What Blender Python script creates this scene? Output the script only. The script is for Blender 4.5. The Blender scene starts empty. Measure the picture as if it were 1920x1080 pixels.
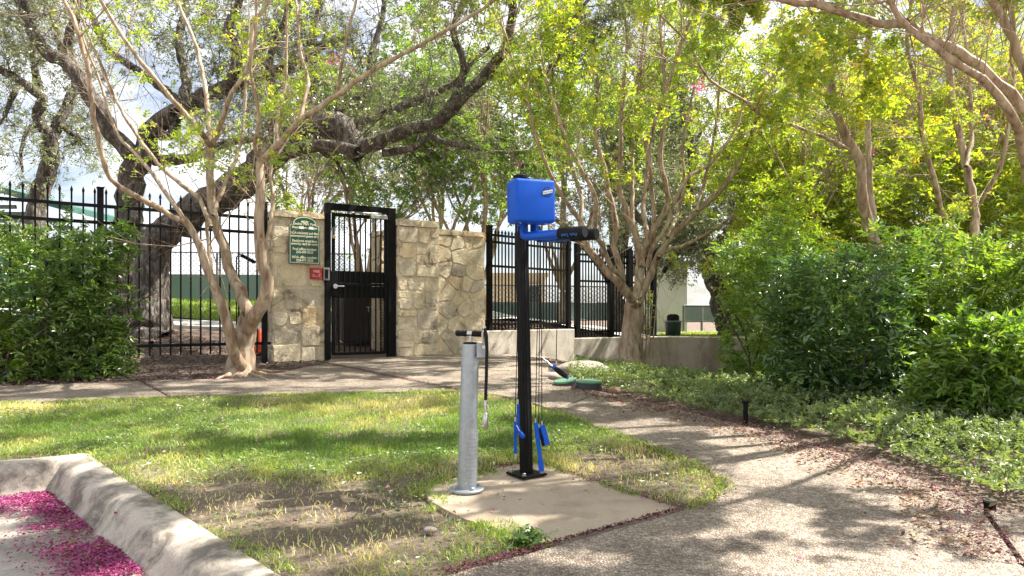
import bpy, bmesh, math, random
import numpy as np
from mathutils import Vector, Matrix

scene = bpy.context.scene
COL = scene.collection
RNG = np.random.default_rng(7)
random.seed(7)
EYE = 0.85          # camera height over the concrete pad
F = 1300.0          # focal length in photograph pixels
HOR = 590.0         # horizon row in the photograph

# ------------------------------------------------------------------ camera
cam_d = bpy.data.cameras.new('camera')
cam_d.sensor_width = 36.0
cam_d.lens = F / 1920.0 * 36.0
cam_d.shift_y = (HOR - 540.0) / 1920.0
cam_d.clip_start = 0.05
cam_d.clip_end = 900.0
cam = bpy.data.objects.new('camera', cam_d)
cam.location = (0, 0, EYE)
cam.rotation_euler = (math.radians(90), 0, 0)
COL.objects.link(cam)
scene.camera = cam

# ------------------------------------------------------------------ sun, sky, exposure
SUN_AZ = math.atan2(0.90, 0.27)      # clockwise from +Y: behind and to the right
SUN_EL = math.radians(52)
sun_dir = Vector((math.sin(SUN_AZ) * math.cos(SUN_EL), math.cos(SUN_AZ) * math.cos(SUN_EL), math.sin(SUN_EL)))
sd = bpy.data.lights.new('sun', 'SUN')
sd.energy = 5.0
sd.angle = math.radians(0.55)
sd.color = (1.0, 0.945, 0.85)
sun = bpy.data.objects.new('sun', sd)
sun.rotation_euler = sun_dir.to_track_quat('Z', 'Y').to_euler()
sun.location = (6, 5, 12)
COL.objects.link(sun)

world = bpy.data.worlds.new('World')
scene.world = world
world.use_nodes = True
wn = world.node_tree.nodes
wl = world.node_tree.links
wn.clear()
w_out = wn.new('ShaderNodeOutputWorld')
w_bg = wn.new('ShaderNodeBackground')
w_bg.inputs['Strength'].default_value = 0.052
w_sky = wn.new('ShaderNodeTexSky')
w_sky.sky_type = 'NISHITA'
w_sky.sun_disc = False
w_sky.sun_elevation = SUN_EL
w_sky.sun_rotation = SUN_AZ
w_sky.air_density = 1.0
w_sky.dust_density = 1.6
w_tc = wn.new('ShaderNodeTexCoord')
w_mp = wn.new('ShaderNodeMapping')
w_mp.inputs['Scale'].default_value = (1.0, 1.0, 2.6)
w_no = wn.new('ShaderNodeTexNoise')
w_no.inputs['Scale'].default_value = 2.3
w_no.inputs['Detail'].default_value = 7.0
w_no.inputs['Roughness'].default_value = 0.58
w_rp = wn.new('ShaderNodeValToRGB')
w_rp.color_ramp.elements[0].position = 0.41
w_rp.color_ramp.elements[0].color = (0.16, 0.16, 0.16, 1)
w_rp.color_ramp.elements[1].position = 0.58
w_mx = wn.new('ShaderNodeMix')
w_mx.data_type = 'RGBA'
w_mx.inputs[7].default_value = (10.0, 10.1, 10.4, 1)      # sunlit cumulus
wl.new(w_tc.outputs['Generated'], w_mp.inputs['Vector'])
wl.new(w_mp.outputs['Vector'], w_no.inputs['Vector'])
wl.new(w_no.outputs['Fac'], w_rp.inputs['Fac'])
wl.new(w_rp.outputs['Color'], w_mx.inputs[0])
wl.new(w_sky.outputs['Color'], w_mx.inputs[6])
wl.new(w_mx.outputs[2], w_bg.inputs['Color'])
wl.new(w_bg.outputs['Background'], w_out.inputs['Surface'])

scene.view_settings.view_transform = 'Standard'
scene.view_settings.look = 'None'
scene.view_settings.gamma = 1.0
scene.view_settings.use_curve_mapping = False
scene.view_settings.exposure = 1.72
scene.cycles.max_bounces = 5
scene.cycles.diffuse_bounces = 3
scene.cycles.transmission_bounces = 3
scene.cycles.glossy_bounces = 2
scene.cycles.sample_clamp_indirect = 6.0
scene.cycles.use_adaptive_sampling = True
scene.cycles.adaptive_threshold = 0.02

# ------------------------------------------------------------------ pixel -> place helpers
def PX(px, py, Y):
    return Vector(((px - 960.0) / F * Y, Y, EYE + (HOR - py) / F * Y))

# line of the pool boundary (fence, pillars, gate, walls), left to right
BOUND = [(-60.0, -22.0), (-7.4, 6.15), (-5.57, 7.55), (-3.10, 8.99), (-2.53, 9.35), (-1.67, 9.89),
         (-0.41, 10.68), (1.07, 12.1), (2.6, 13.0), (3.9, 12.6), (6.5, 11.2), (14.0, 9.0), (60.0, 0.0)]
BX = np.array([p[0] for p in BOUND]); BY = np.array([p[1] for p in BOUND])

def sstep(a, b, x):
    t = np.clip((np.asarray(x, float) - a) / (b - a), 0, 1)
    return t * t * (3 - 2 * t)

def gz(x, y):
    x = np.asarray(x, float); y = np.asarray(y, float)
    front = np.where(y > 3.6, np.minimum(0.045 * (y - 3.6), 0.25), 0.02 * (np.maximum(y, 0) - 3.6))
    front = front - 0.10 * np.clip(x + 0.4, 0, 1.2) * sstep(9.0, 11.5, y)
    front = front - 0.30*sstep(1.5, 2.7, x)*sstep(5.6, 9.8, y)
    front = front - 0.10*sstep(0.6, 1.3, x)*sstep(6.8, 9.3, y)
    d = y - np.interp(x, BX, BY)
    left = np.minimum(np.maximum(d, 0) * 0.11, 1.0)
    right = 0.56 * sstep(0.05, 0.4, d) + 0.004 * np.maximum(d, 0)
    w = sstep(-1.6, -0.2, x)
    back = left * (1 - w) * 0.9 + right * w
    return front + np.where(d > 0, back, 0)

def gzf(x, y):
    return float(gz(x, y))

def GP(px, py):
    """the ground point (front side of the boundary) seen at a pixel of the photograph"""
    Y = 5.0
    for _ in range(60):
        X = (px - 960.0) / F * Y
        z = 0.045 * (Y - 3.6) if Y > 3.6 else 0.02 * (Y - 3.6)
        z = min(z, 0.25)
        Y = 0.5 * Y + 0.5 * F * (EYE - z) / (py - HOR)
    return ((px - 960.0) / F * Y, Y)

# ------------------------------------------------------------------ object helpers
def tag(o, label=None, cat=None, group=None, kind=None):
    if label: o['label'] = label
    if cat: o['category'] = cat
    if group: o['group'] = group
    if kind: o['kind'] = kind
    return o

def thing(name, label, cat, loc, group=None):
    o = bpy.data.objects.new(name, None)
    o.empty_display_size = 0.1
    o.location = loc
    COL.objects.link(o)
    return tag(o, label, cat, group)

def put(o, parent):
    """link; when parented, keep world coordinates"""
    COL.objects.link(o)
    if parent is not None:
        o.parent = parent
        m = Matrix.Translation(parent.location)
        p = parent.parent
        while p is not None:
            m = Matrix.Translation(p.location) @ m
            p = p.parent
        o.matrix_parent_inverse = m.inverted() if parent.type == 'EMPTY' else Matrix()
    return o

def smooth(me, on=True):
    me.polygons.foreach_set('use_smooth', np.full(len(me.polygons), on))

def mesh_np(name, V, Fs, mat, parent=None, attr=None, sm=True):
    """V (n,3); Fs = list of int arrays (m,3) or (m,4); attr = per-vertex float named 'rnd'"""
    me = bpy.data.meshes.new(name)
    V = np.ascontiguousarray(V, dtype=np.float32)
    me.vertices.add(len(V))
    me.vertices.foreach_set('co', V.ravel())
    Fs = [f for f in Fs if len(f)]
    nl = sum(f.size for f in Fs); npoly = sum(len(f) for f in Fs)
    me.loops.add(nl); me.polygons.add(npoly)
    me.loops.foreach_set('vertex_index', np.concatenate([f.ravel() for f in Fs]).astype(np.int32))
    sizes = np.concatenate([np.full(len(f), f.shape[1]) for f in Fs])
    starts = np.concatenate([[0], np.cumsum(sizes)[:-1]])
    me.polygons.foreach_set('loop_start', starts.astype(np.int32))
    me.polygons.foreach_set('use_smooth', np.full(npoly, sm))
    me.update(calc_edges=True)
    if attr is not None:
        a = me.attributes.new('rnd', 'FLOAT', 'POINT')
        a.data.foreach_set('value', np.ascontiguousarray(attr, dtype=np.float32))
    if mat: me.materials.append(mat)
    return put(bpy.data.objects.new(name, me), parent)

class MB:
    """collects shapes for ONE mesh"""
    def __init__(self): self.v = []; self.f = []
    def add(self, vs, fs):
        n = len(self.v)
        self.v += [tuple(v) for v in vs]
        self.f += [tuple(i + n for i in f) for f in fs]
        return self
    def box(self, c, s, rz=0.0, M=None):
        x, y, z = s[0] / 2, s[1] / 2, s[2] / 2
        vs = [Vector(p) for p in ((-x,-y,-z),(x,-y,-z),(x,y,-z),(-x,y,-z),(-x,-y,z),(x,-y,z),(x,y,z),(-x,y,z))]
        R = Matrix.Rotation(rz, 3, 'Z') if M is None else M
        return self.add([R @ v + Vector(c) for v in vs], [(0,3,2,1),(4,5,6,7),(0,1,5,4),(1,2,6,5),(2,3,7,6),(3,0,4,7)])
    def tube(self, pts, rad, k=12, caps=True):
        pts = [Vector(p) for p in pts]
        n = len(pts)
        if not hasattr(rad, '__len__'): rad = [rad] * n
        T = [(pts[min(i+1,n-1)] - pts[max(i-1,0)]).normalized() for i in range(n)]
        ref = Vector((0,0,1)) if abs(T[0].z) < 0.9 else Vector((1,0,0))
        u = (ref - T[0] * ref.dot(T[0])).normalized()
        vs = []
        for i in range(n):
            u = (u - T[i] * u.dot(T[i])).normalized()
            w = T[i].cross(u)
            for j in range(k):
                a = 2 * math.pi * j / k
                vs.append(pts[i] + (u * math.cos(a) + w * math.sin(a)) * rad[i])
        fs = [(i*k+j, i*k+(j+1)%k, (i+1)*k+(j+1)%k, (i+1)*k+j) for i in range(n-1) for j in range(k)]
        if caps:
            fs.append(tuple(reversed(range(k)))); fs.append(tuple((n-1)*k+j for j in range(k)))
        return self.add(vs, fs)
    def lathe(self, prof, c=(0,0,0), k=24, M=None):
        vs = []; n = len(prof)
        R = M or Matrix.Identity(3)
        for r, z in prof:
            for j in range(k):
                a = 2*math.pi*j/k
                vs.append(R @ Vector((r*math.cos(a), r*math.sin(a), z)) + Vector(c))
        fs = [(i*k+j, i*k+(j+1)%k, (i+1)*k+(j+1)%k, (i+1)*k+j) for i in range(n-1) for j in range(k)]
        fs.append(tuple(reversed(range(k)))); fs.append(tuple((n-1)*k+j for j in range(k)))
        return self.add(vs, fs)
    def prism(self, poly, o, u, v, n, d, bev=0.0):
        """polygon (u,v coords, counter-clockwise seen from n) raised by d along n, optional chamfer"""
        o, u, v, n = Vector(o), Vector(u), Vector(v), Vector(n)
        m = len(poly); cx = sum(p[0] for p in poly)/m; cy = sum(p[1] for p in poly)/m
        ring = lambda s, h: [o + u*(cx+(p[0]-cx)*s) + v*(cy+(p[1]-cy)*s) + n*h for p in poly]
        if bev:
            sz = max(max(abs(p[0]-cx) for p in poly), max(abs(p[1]-cy) for p in poly))
            rings = [ring(1,0), ring(1,d-bev), ring(max(0.5,1-bev/sz),d)]
        else:
            rings = [ring(1,0), ring(1,d)]
        vs = [q for r in rings for q in r]
        fs = [(i*m+j, i*m+(j+1)%m, (i+1)*m+(j+1)%m, (i+1)*m+j) for i in range(len(rings)-1) for j in range(m)]
        fs.append(tuple((len(rings)-1)*m+j for j in range(m))); fs.append(tuple(reversed(range(m))))
        return self.add(vs, fs)
    def mesh(self, name, mat=None, sm=False):
        me = bpy.data.meshes.new(name)
        me.from_pydata(self.v, [], self.f)
        me.update()
        if sm: smooth(me)
        if mat: me.materials.append(mat)
        return me
    def build(self, name, mat, parent=None, sm=False, bevel=0.0, seg=2, edge=False):
        me = self.mesh(name, mat, sm)
        if bevel:
            bm = bmesh.new(); bm.from_mesh(me)
            es = [e for e in bm.edges if len(e.link_faces) == 2 and e.calc_face_angle(0) > 0.6]
            bmesh.ops.bevel(bm, geom=es, offset=bevel, segments=seg, profile=0.5, affect='EDGES', clamp_overlap=True)
            bm.to_mesh(me); bm.free()
            if mat and not me.materials: me.materials.append(mat)
        if edge:
            me.set_sharp_from_angle(angle=math.radians(35))
        return put(bpy.data.objects.new(name, me), parent)

def text_mesh(name, body, size, mat, parent, origin, u, v, n, depth=0.001, align='CENTER', squeeze=1.0, bold=0.0):
    """flat lettering lying on a surface: origin = centre of the line, u right, v up, n out"""
    cu = bpy.data.curves.new(name, 'FONT')
    cu.body = body; cu.size = size; cu.align_x = align; cu.align_y = 'CENTER'; cu.extrude = depth/2; cu.offset = bold
    cu.resolution_u = 3
    tmp = bpy.data.objects.new('tmp_text', cu)
    COL.objects.link(tmp)
    bpy.context.view_layer.update()
    me = bpy.data.meshes.new_from_object(tmp.evaluated_get(bpy.context.evaluated_depsgraph_get()))
    bpy.data.objects.remove(tmp); bpy.data.curves.remove(cu)
    me.name = name
    u, v, n = Vector(u), Vector(v), Vector(n)
    M = Matrix(((u.x*squeeze, v.x, n.x, origin[0]), (u.y*squeeze, v.y, n.y, origin[1]), (u.z*squeeze, v.z, n.z, origin[2]), (0,0,0,1)))
    me.transform(M)
    me.materials.clear(); me.materials.append(mat)
    return put(bpy.data.objects.new(name, me), parent)

# ------------------------------------------------------------------ materials
def new_mat(name):
    m = bpy.data.materials.new(name)
    m.use_nodes = True
    nt = m.node_tree
    b = nt.nodes['Principled BSDF']
    return m, nt, b

def ramp(nt, stops, fac):
    r = nt.nodes.new('ShaderNodeValToRGB')
    e = r.color_ramp.elements
    while len(e) < len(stops): e.new(0.5)
    for i, (p, c) in enumerate(stops):
        e[i].position = p; e[i].color = (c[0], c[1], c[2], 1)
    nt.links.new(fac, r.inputs['Fac'])
    return r.outputs['Color']

def coord(nt, scale=(1,1,1), kind='Object'):
    tc = nt.nodes.new('ShaderNodeTexCoord')
    mp = nt.nodes.new('ShaderNodeMapping')
    mp.inputs['Scale'].default_value = scale
    nt.links.new(tc.outputs[kind], mp.inputs['Vector'])
    return mp.outputs['Vector']

def noise(nt, vec, scale, detail=5, rough=0.6, dist=0.0):
    n = nt.nodes.new('ShaderNodeTexNoise')
    n.inputs['Scale'].default_value = scale; n.inputs['Detail'].default_value = detail
    n.inputs['Roughness'].default_value = rough; n.inputs['Distortion'].default_value = dist
    nt.links.new(vec, n.inputs['Vector'])
    return n.outputs['Fac']

def voro(nt, vec, scale, feature='F1', out='Distance', rnd=1.0):
    n = nt.nodes.new('ShaderNodeTexVoronoi')
    n.feature = feature
    n.inputs['Scale'].default_value = scale
    n.inputs['Randomness'].default_value = rnd
    nt.links.new(vec, n.inputs['Vector'])
    return n.outputs[out]

def mixc(nt, fac, a, b, mode='MIX'):
    m = nt.nodes.new('ShaderNodeMix'); m.data_type = 'RGBA'; m.blend_type = mode
    for s, val in ((0, fac), (6, a), (7, b)):
        if hasattr(val, 'is_linked'): nt.links.new(val, m.inputs[s])
        elif s == 0: m.inputs[0].default_value = val
        else: m.inputs[s].default_value = (val[0], val[1], val[2], 1)
    return m.outputs[2]

def bump(nt, b, h, strength, dist=0.01, prev=None):
    n = nt.nodes.new('ShaderNodeBump')
    n.inputs['Strength'].default_value = strength; n.inputs['Distance'].default_value = dist
    nt.links.new(h, n.inputs['Height'])
    if prev: nt.links.new(prev, n.inputs['Normal'])
    nt.links.new(n.outputs['Normal'], b.inputs['Normal'])
    return n.outputs['Normal']

def simple(name, c1, c2=None, scale=8, rough=0.6, metal=0.0, bmp=0.0, bscale=60, spec=0.5, coat=0.0):
    m, nt, b = new_mat(name)
    v = coord(nt)
    c2 = c2 or tuple(x*0.8 for x in c1)
    nt.links.new(ramp(nt, [(0.35, c1), (0.65, c2)], noise(nt, v, scale)), b.inputs['Base Color'])
    b.inputs['Roughness'].default_value = rough
    b.inputs['Metallic'].default_value = metal
    b.inputs['Specular IOR Level'].default_value = spec
    b.inputs['Coat Weight'].default_value = coat
    if bmp: bump(nt, b, noise(nt, v, bscale, 4), bmp, 0.004)
    return m

def leaf_mat(name, stops, trans=0.45, tint=(1.25, 1.25, 0.45), rough=0.45, gloss=0.06, gain=1.0):
    """two-sided leaf: diffuse + translucent + a thin waxy gloss; colour per leaf from 'rnd'"""
    m = bpy.data.materials.new(name); m.use_nodes = True
    nt = m.node_tree; nt.nodes.clear()
    out = nt.nodes.new('ShaderNodeOutputMaterial')
    at = nt.nodes.new('ShaderNodeAttribute'); at.attribute_name = 'rnd'
    stops = [(p, tuple(min(0.8, c*gain) for c in k)) for p, k in stops]
    col = ramp(nt, stops, at.outputs['Fac'])
    tcol = mixc(nt, 1.0, col, tint, 'MULTIPLY')
    d = nt.nodes.new('ShaderNodeBsdfDiffuse'); nt.links.new(col, d.inputs['Color'])
    t = nt.nodes.new('ShaderNodeBsdfTranslucent'); nt.links.new(tcol, t.inputs['Color'])
    g = nt.nodes.new('ShaderNodeBsdfGlossy'); g.inputs['Roughness'].default_value = rough
    g.inputs['Color'].default_value = (1, 1, 1, 1)
    a = nt.nodes.new('ShaderNodeMixShader'); a.inputs[0].default_value = trans
    nt.links.new(d.outputs[0], a.inputs[1]); nt.links.new(t.outputs[0], a.inputs[2])
    c = nt.nodes.new('ShaderNodeMixShader'); c.inputs[0].default_value = gloss
    nt.links.new(a.outputs[0], c.inputs[1]); nt.links.new(g.outputs[0], c.inputs[2])
    nt.links.new(c.outputs[0], out.inputs['Surface'])
    return m

M = {}
M['black_paint'] = simple('black_paint', (0.0055,0.0055,0.006), (0.009,0.009,0.009), 20, 0.5, 0, 0.1, 120, 0.10)
M['black_rubber'] = simple('black_rubber', (0.008,0.008,0.009), (0.013,0.013,0.014), 30, 0.7, 0, 0.25, 300, 0.15)
M['blue_plastic'] = simple('blue_plastic', (0.0025,0.082,0.50), (0.003,0.074,0.45), 14, 0.5, 0, 0.10, 260, 0.22)
M['blue_paint'] = simple('blue_paint', (0.0025,0.078,0.48), (0.003,0.066,0.42), 9, 0.36, 0, 0.04, 90, 0.28, 0.08)
M['navy_print'] = simple('navy_print', (0.006,0.018,0.10), None, 5, 0.5)
M['white_print'] = simple('white_print', (0.80,0.80,0.79), (0.74,0.74,0.73), 30, 0.5)
M['blue_print'] = simple('blue_print', (0.03,0.16,0.55), None, 5, 0.5)
M['steel'] = simple('steel', (0.55,0.56,0.57), (0.40,0.41,0.42), 25, 0.3, 1.0)
M['steel_dull'] = simple('steel_dull', (0.45,0.45,0.44), (0.30,0.30,0.29), 25, 0.5, 0.8)
M['sign_green'] = simple('sign_green', (0.006,0.055,0.03), (0.008,0.065,0.035), 4, 0.3)
M['sign_cream'] = simple('sign_cream', (0.72,0.70,0.52), (0.66,0.64,0.46), 30, 0.45)
M['red_box'] = simple('red_box', (0.45,0.012,0.015), (0.36,0.01,0.012), 10, 0.4)
M['grey_metal'] = simple('grey_metal', (0.22,0.22,0.21), (0.17,0.17,0.16), 12, 0.5, 0.3)
M['brass'] = simple('brass', (0.45,0.33,0.10), (0.35,0.25,0.08), 20, 0.4, 0.8)
M['cone_orange'] = simple('cone_orange', (0.75,0.09,0.015), (0.6,0.06,0.01), 10, 0.5)
M['brown_bin'] = simple('brown_bin', (0.045,0.03,0.025), (0.03,0.02,0.018), 6, 0.6, 0, 0.1, 40)
M['green_plastic'] = simple('green_plastic', (0.10,0.22,0.13), (0.15,0.28,0.18), 12, 0.6, 0, 0.2, 80)
M['dark_plastic'] = simple('dark_plastic', (0.02,0.028,0.027), (0.03,0.036,0.034), 12, 0.6, 0, 0.2, 80)
M['bin_green'] = simple('bin_green', (0.010,0.04,0.025), (0.008,0.03,0.02), 12, 0.5)
M['stucco'] = simple('stucco', (0.62,0.50,0.34), (0.56,0.44,0.30), 3, 0.9, 0, 0.3, 60)
M['white_wall'] = simple('white_wall', (0.74,0.72,0.69), (0.66,0.64,0.61), 2, 0.9, 0, 0.2, 40)
M['roof_green'] = simple('roof_green', (0.06,0.16,0.13), (0.05,0.13,0.11), 3, 0.45, 0.2)
M['wall_green'] = simple('wall_green', (0.10,0.20,0.13), (0.09,0.17,0.11), 3, 0.7)
M['slat_grey'] = simple('slat_grey', (0.16,0.17,0.17), (0.11,0.12,0.12), 6, 0.6)
M['screen_teal'] = simple('screen_teal', (0.17,0.235,0.225), (0.21,0.28,0.27), 1.2, 0.85, 0, 0.1, 20)
M['screen_grey'] = simple('screen_grey', (0.20,0.24,0.25), (0.27,0.31,0.32), 1.2, 0.85, 0, 0.1, 20)
M['pool_deck'] = simple('pool_deck', (0.55,0.53,0.49), (0.47,0.45,0.41), 2, 0.85)
M['window_glass'] = simple('window_glass', (0.03,0.045,0.05), (0.05,0.07,0.075), 1, 0.08)

def mk_galv():
    m, nt, b = new_mat('galvanised_steel')
    v = coord(nt)
    c = ramp(nt, [(0.0, (0.31,0.34,0.365)), (0.5, (0.35,0.38,0.405)), (1.0, (0.39,0.415,0.435))], voro(nt, v, 60, out='Color'))
    st = ramp(nt, [(0.58, (1,1,1)), (0.74, (0.80,0.81,0.82))], noise(nt, v, 9, 8, 0.7))
    nt.links.new(mixc(nt, 1.0, c, st, 'MULTIPLY'), b.inputs['Base Color'])
    b.inputs['Metallic'].default_value = 0.55
    b.inputs['Roughness'].default_value = 0.46
    bump(nt, b, noise(nt, v, 50, 5), 0.08, 0.004)
    return m
M['galvanised'] = mk_galv()

def mk_bark_crape():
    m, nt, b = new_mat('crape_bark')
    v = coord(nt, (1,1,0.28))
    a = noise(nt, v, 9, 6, 0.6, 0.8)
    c = ramp(nt, [(0.30,(0.165,0.095,0.056)), (0.43,(0.31,0.215,0.138)), (0.56,(0.42,0.325,0.228)), (0.72,(0.53,0.45,0.35))], a)
    st = ramp(nt, [(0.37,(0.42,0.38,0.35)), (0.5,(1,1,1))], noise(nt, coord(nt,(1,1,0.12)), 22, 5, 0.6))
    nt.links.new(mixc(nt, 0.75, c, st, 'MULTIPLY'), b.inputs['Base Color'])
    b.inputs['Roughness'].default_value = 0.72
    bump(nt, b, noise(nt, v, 30, 5), 0.45, 0.012)
    return m
M['crape_bark'] = mk_bark_crape()

def mk_bark_oak():
    m, nt, b = new_mat('oak_bark')
    v = coord(nt, (1,1,0.35))
    a = voro(nt, v, 16, 'DISTANCE_TO_EDGE')
    n = noise(nt, v, 12, 7, 0.65, 0.6)
    c = ramp(nt, [(0.30,(0.035,0.027,0.022)), (0.5,(0.105,0.085,0.07)), (0.70,(0.27,0.24,0.21))], n)
    cr = ramp(nt, [(0.0,(0.35,0.33,0.32)), (0.16,(1,1,1))], a)
    nt.links.new(mixc(nt, 0.8, c, cr, 'MULTIPLY'), b.inputs['Base Color'])
    b.inputs['Roughness'].default_value = 0.9
    p = bump(nt, b, a, 0.9, 0.03)
    bump(nt, b, n, 0.6, 0.02, p)
    return m
M['oak_bark'] = mk_bark_oak()

def mk_stone():
    m, nt, b = new_mat('limestone')
    oi = nt.nodes.new('ShaderNodeObjectInfo')
    base = ramp(nt, [(0.0,(0.74,0.64,0.46)), (0.22,(0.66,0.57,0.43)), (0.42,(0.78,0.67,0.48)), (0.58,(0.48,0.42,0.34)), (0.68,(0.70,0.62,0.49)), (0.86,(0.80,0.71,0.54)), (1.0,(0.62,0.46,0.27))], oi.outputs['Random'])
    v = coord(nt)
    st = ramp(nt, [(0.35,(0.20,0.175,0.14)), (0.45,(0.80,0.77,0.71)), (0.60,(1.10,1.08,1.02))], noise(nt, v, 3.0, 10, 0.76, 0.7))
    fine = ramp(nt, [(0.3,(0.8,0.79,0.78)), (0.7,(1.1,1.1,1.1))], noise(nt, v, 45, 5, 0.7))
    c = mixc(nt, 1.0, mixc(nt, 0.85, base, st, 'MULTIPLY'), fine, 'MULTIPLY')
    nt.links.new(c, b.inputs['Base Color'])
    b.inputs['Roughness'].default_value = 0.92
    p = bump(nt, b, noise(nt, v, 14, 7, 0.65), 0.7, 0.03)
    bump(nt, b, noise(nt, v, 90, 4), 0.35, 0.006, p)
    return m
M['limestone'] = mk_stone()

def mk_mortar():
    m, nt, b = new_mat('mortar')
    v = coord(nt)
    c = ramp(nt, [(0.3,(0.58,0.50,0.38)), (0.7,(0.70,0.61,0.47))], noise(nt, v, 12, 8, 0.7))
    st = ramp(nt, [(0.35,(0.20,0.175,0.14)), (0.45,(0.80,0.77,0.71)), (0.60,(1.10,1.08,1.02))], noise(nt, v, 3.0, 10, 0.76, 0.7))
    nt.links.new(mixc(nt, 0.9, c, st, 'MULTIPLY'), b.inputs['Base Color'])
    b.inputs['Roughness'].default_value = 0.95
    bump(nt, b, noise(nt, v, 40, 6, 0.7), 0.6, 0.012)
    return m
M['mortar'] = mk_mortar()

def mk_concrete(name, stops, stain=(0.35,0.33,0.31), s0=0.34, s1=0.5, sscale=2.2, fine=55, bm_=0.35, streak=None, gain=0.95):
    stops = [(p, tuple(x*gain for x in k)) for p, k in stops]
    m, nt, b = new_mat(name)
    v = coord(nt)
    c = ramp(nt, stops, noise(nt, v, 3.0, 7, 0.65))
    st = ramp(nt, [(s0, stain), (s1, (1,1,1))], noise(nt, v if streak is None else coord(nt, streak), sscale, 9, 0.72, 0.3))
    fn = ramp(nt, [(0.3,(0.84,0.83,0.82)), (0.7,(1.08,1.08,1.08))], noise(nt, v, fine, 4, 0.7))
    nt.links.new(mixc(nt, 1.0, mixc(nt, 0.9, c, st, 'MULTIPLY'), fn, 'MULTIPLY'), b.inputs['Base Color'])
    b.inputs['Roughness'].default_value = 0.9
    p = bump(nt, b, noise(nt, v, fine*2.2, 4), bm_, 0.004)
    bump(nt, b, noise(nt, v, 9, 6), 0.3, 0.015, p)
    return m
M['kerb_concrete'] = mk_concrete('kerb_concrete', [(0.3,(0.40,0.35,0.29)), (0.7,(0.54,0.475,0.395))], (0.26,0.25,0.24), 0.40, 0.56, 4.2, 70, 0.7)
M['pad_concrete'] = mk_concrete('pad_concrete', [(0.3,(0.36,0.285,0.205)), (0.7,(0.43,0.35,0.26))], (0.66,0.63,0.60), 0.36, 0.52, 3.0, 120, 0.3)
M['wall_concrete'] = mk_concrete('wall_concrete', [(0.3,(0.42,0.385,0.33)), (0.7,(0.54,0.49,0.42))], (0.55,0.50,0.44), 0.38, 0.54, 2.6, 60, 0.35, (1,1,0.35))
M['road_concrete'] = mk_concrete('road_concrete', [(0.3,(0.30,0.27,0.23)), (0.7,(0.42,0.38,0.33))], (0.45,0.43,0.42), 0.36, 0.54, 2.5, 90, 0.5)

def mk_aggregate():
    m, nt, b = new_mat('exposed_aggregate')
    v = coord(nt)
    cell = voro(nt, v, 85, out='Color')
    sep = nt.nodes.new('ShaderNodeSeparateColor'); nt.links.new(cell, sep.inputs[0])
    c = ramp(nt, [(0.0,(0.18,0.140,0.108)), (0.3,(0.28,0.228,0.178)), (0.6,(0.36,0.30,0.238)), (0.85,(0.45,0.385,0.315)), (1.0,(0.25,0.21,0.175))], sep.outputs[0])
    ed = voro(nt, v, 85, 'DISTANCE_TO_EDGE')
    gap = ramp(nt, [(0.03,(0.46,0.43,0.40)), (0.15,(1,1,1))], ed)
    st = ramp(nt, [(0.34,(0.56,0.53,0.50)), (0.55,(1.05,1.04,1.03))], noise(nt, v, 1.9, 9, 0.74))
    nt.links.new(mixc(nt, 1.0, mixc(nt, 1.0, c, gap, 'MULTIPLY'), st, 'MULTIPLY'), b.inputs['Base Color'])
    b.inputs['Roughness'].default_value = 0.8
    h = ramp(nt, [(0.0,(0,0,0)), (0.35,(1,1,1))], ed)
    bump(nt, b, h, 0.75, 0.006)
    return m
M['aggregate'] = mk_aggregate()

def mk_soil(name, stops, scale=30):
    m, nt, b = new_mat(name)
    v = coord(nt)
    c = ramp(nt, stops, noise(nt, v, scale, 8, 0.75))
    st = ramp(nt, [(0.35,(0.6,0.58,0.56)), (0.6,(1.1,1.1,1.1))], noise(nt, v, 2.2, 6, 0.65))
    nt.links.new(mixc(nt, 1.0, c, st, 'MULTIPLY'), b.inputs['Base Color'])
    b.inputs['Roughness'].default_value = 0.95
    p = bump(nt, b, noise(nt, v, 70, 7, 0.75), 0.9, 0.012)
    return m
M['mulch'] = mk_soil('mulch', [(0.32,(0.055,0.038,0.030)), (0.5,(0.15,0.105,0.080)), (0.66,(0.27,0.20,0.155))], 45)
M['lawn_soil'] = mk_soil('lawn_soil', [(0.32,(0.075,0.055,0.038)), (0.5,(0.165,0.125,0.088)), (0.66,(0.28,0.225,0.165))], 42)
M['back_turf'] = mk_soil('back_turf', [(0.32,(0.07,0.11,0.03)), (0.5,(0.12,0.16,0.05)), (0.66,(0.19,0.21,0.085))], 25)
M['rock'] = mk_concrete('boulder', [(0.3,(0.25,0.215,0.18)), (0.7,(0.40,0.35,0.30))], (0.5,0.47,0.44), 0.38, 0.54, 5, 50, 0.6)
M['brown_rock'] = simple('brown_rock', (0.24,0.15,0.085), (0.16,0.10,0.06), 14, 0.9, 0, 0.5, 60)

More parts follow.
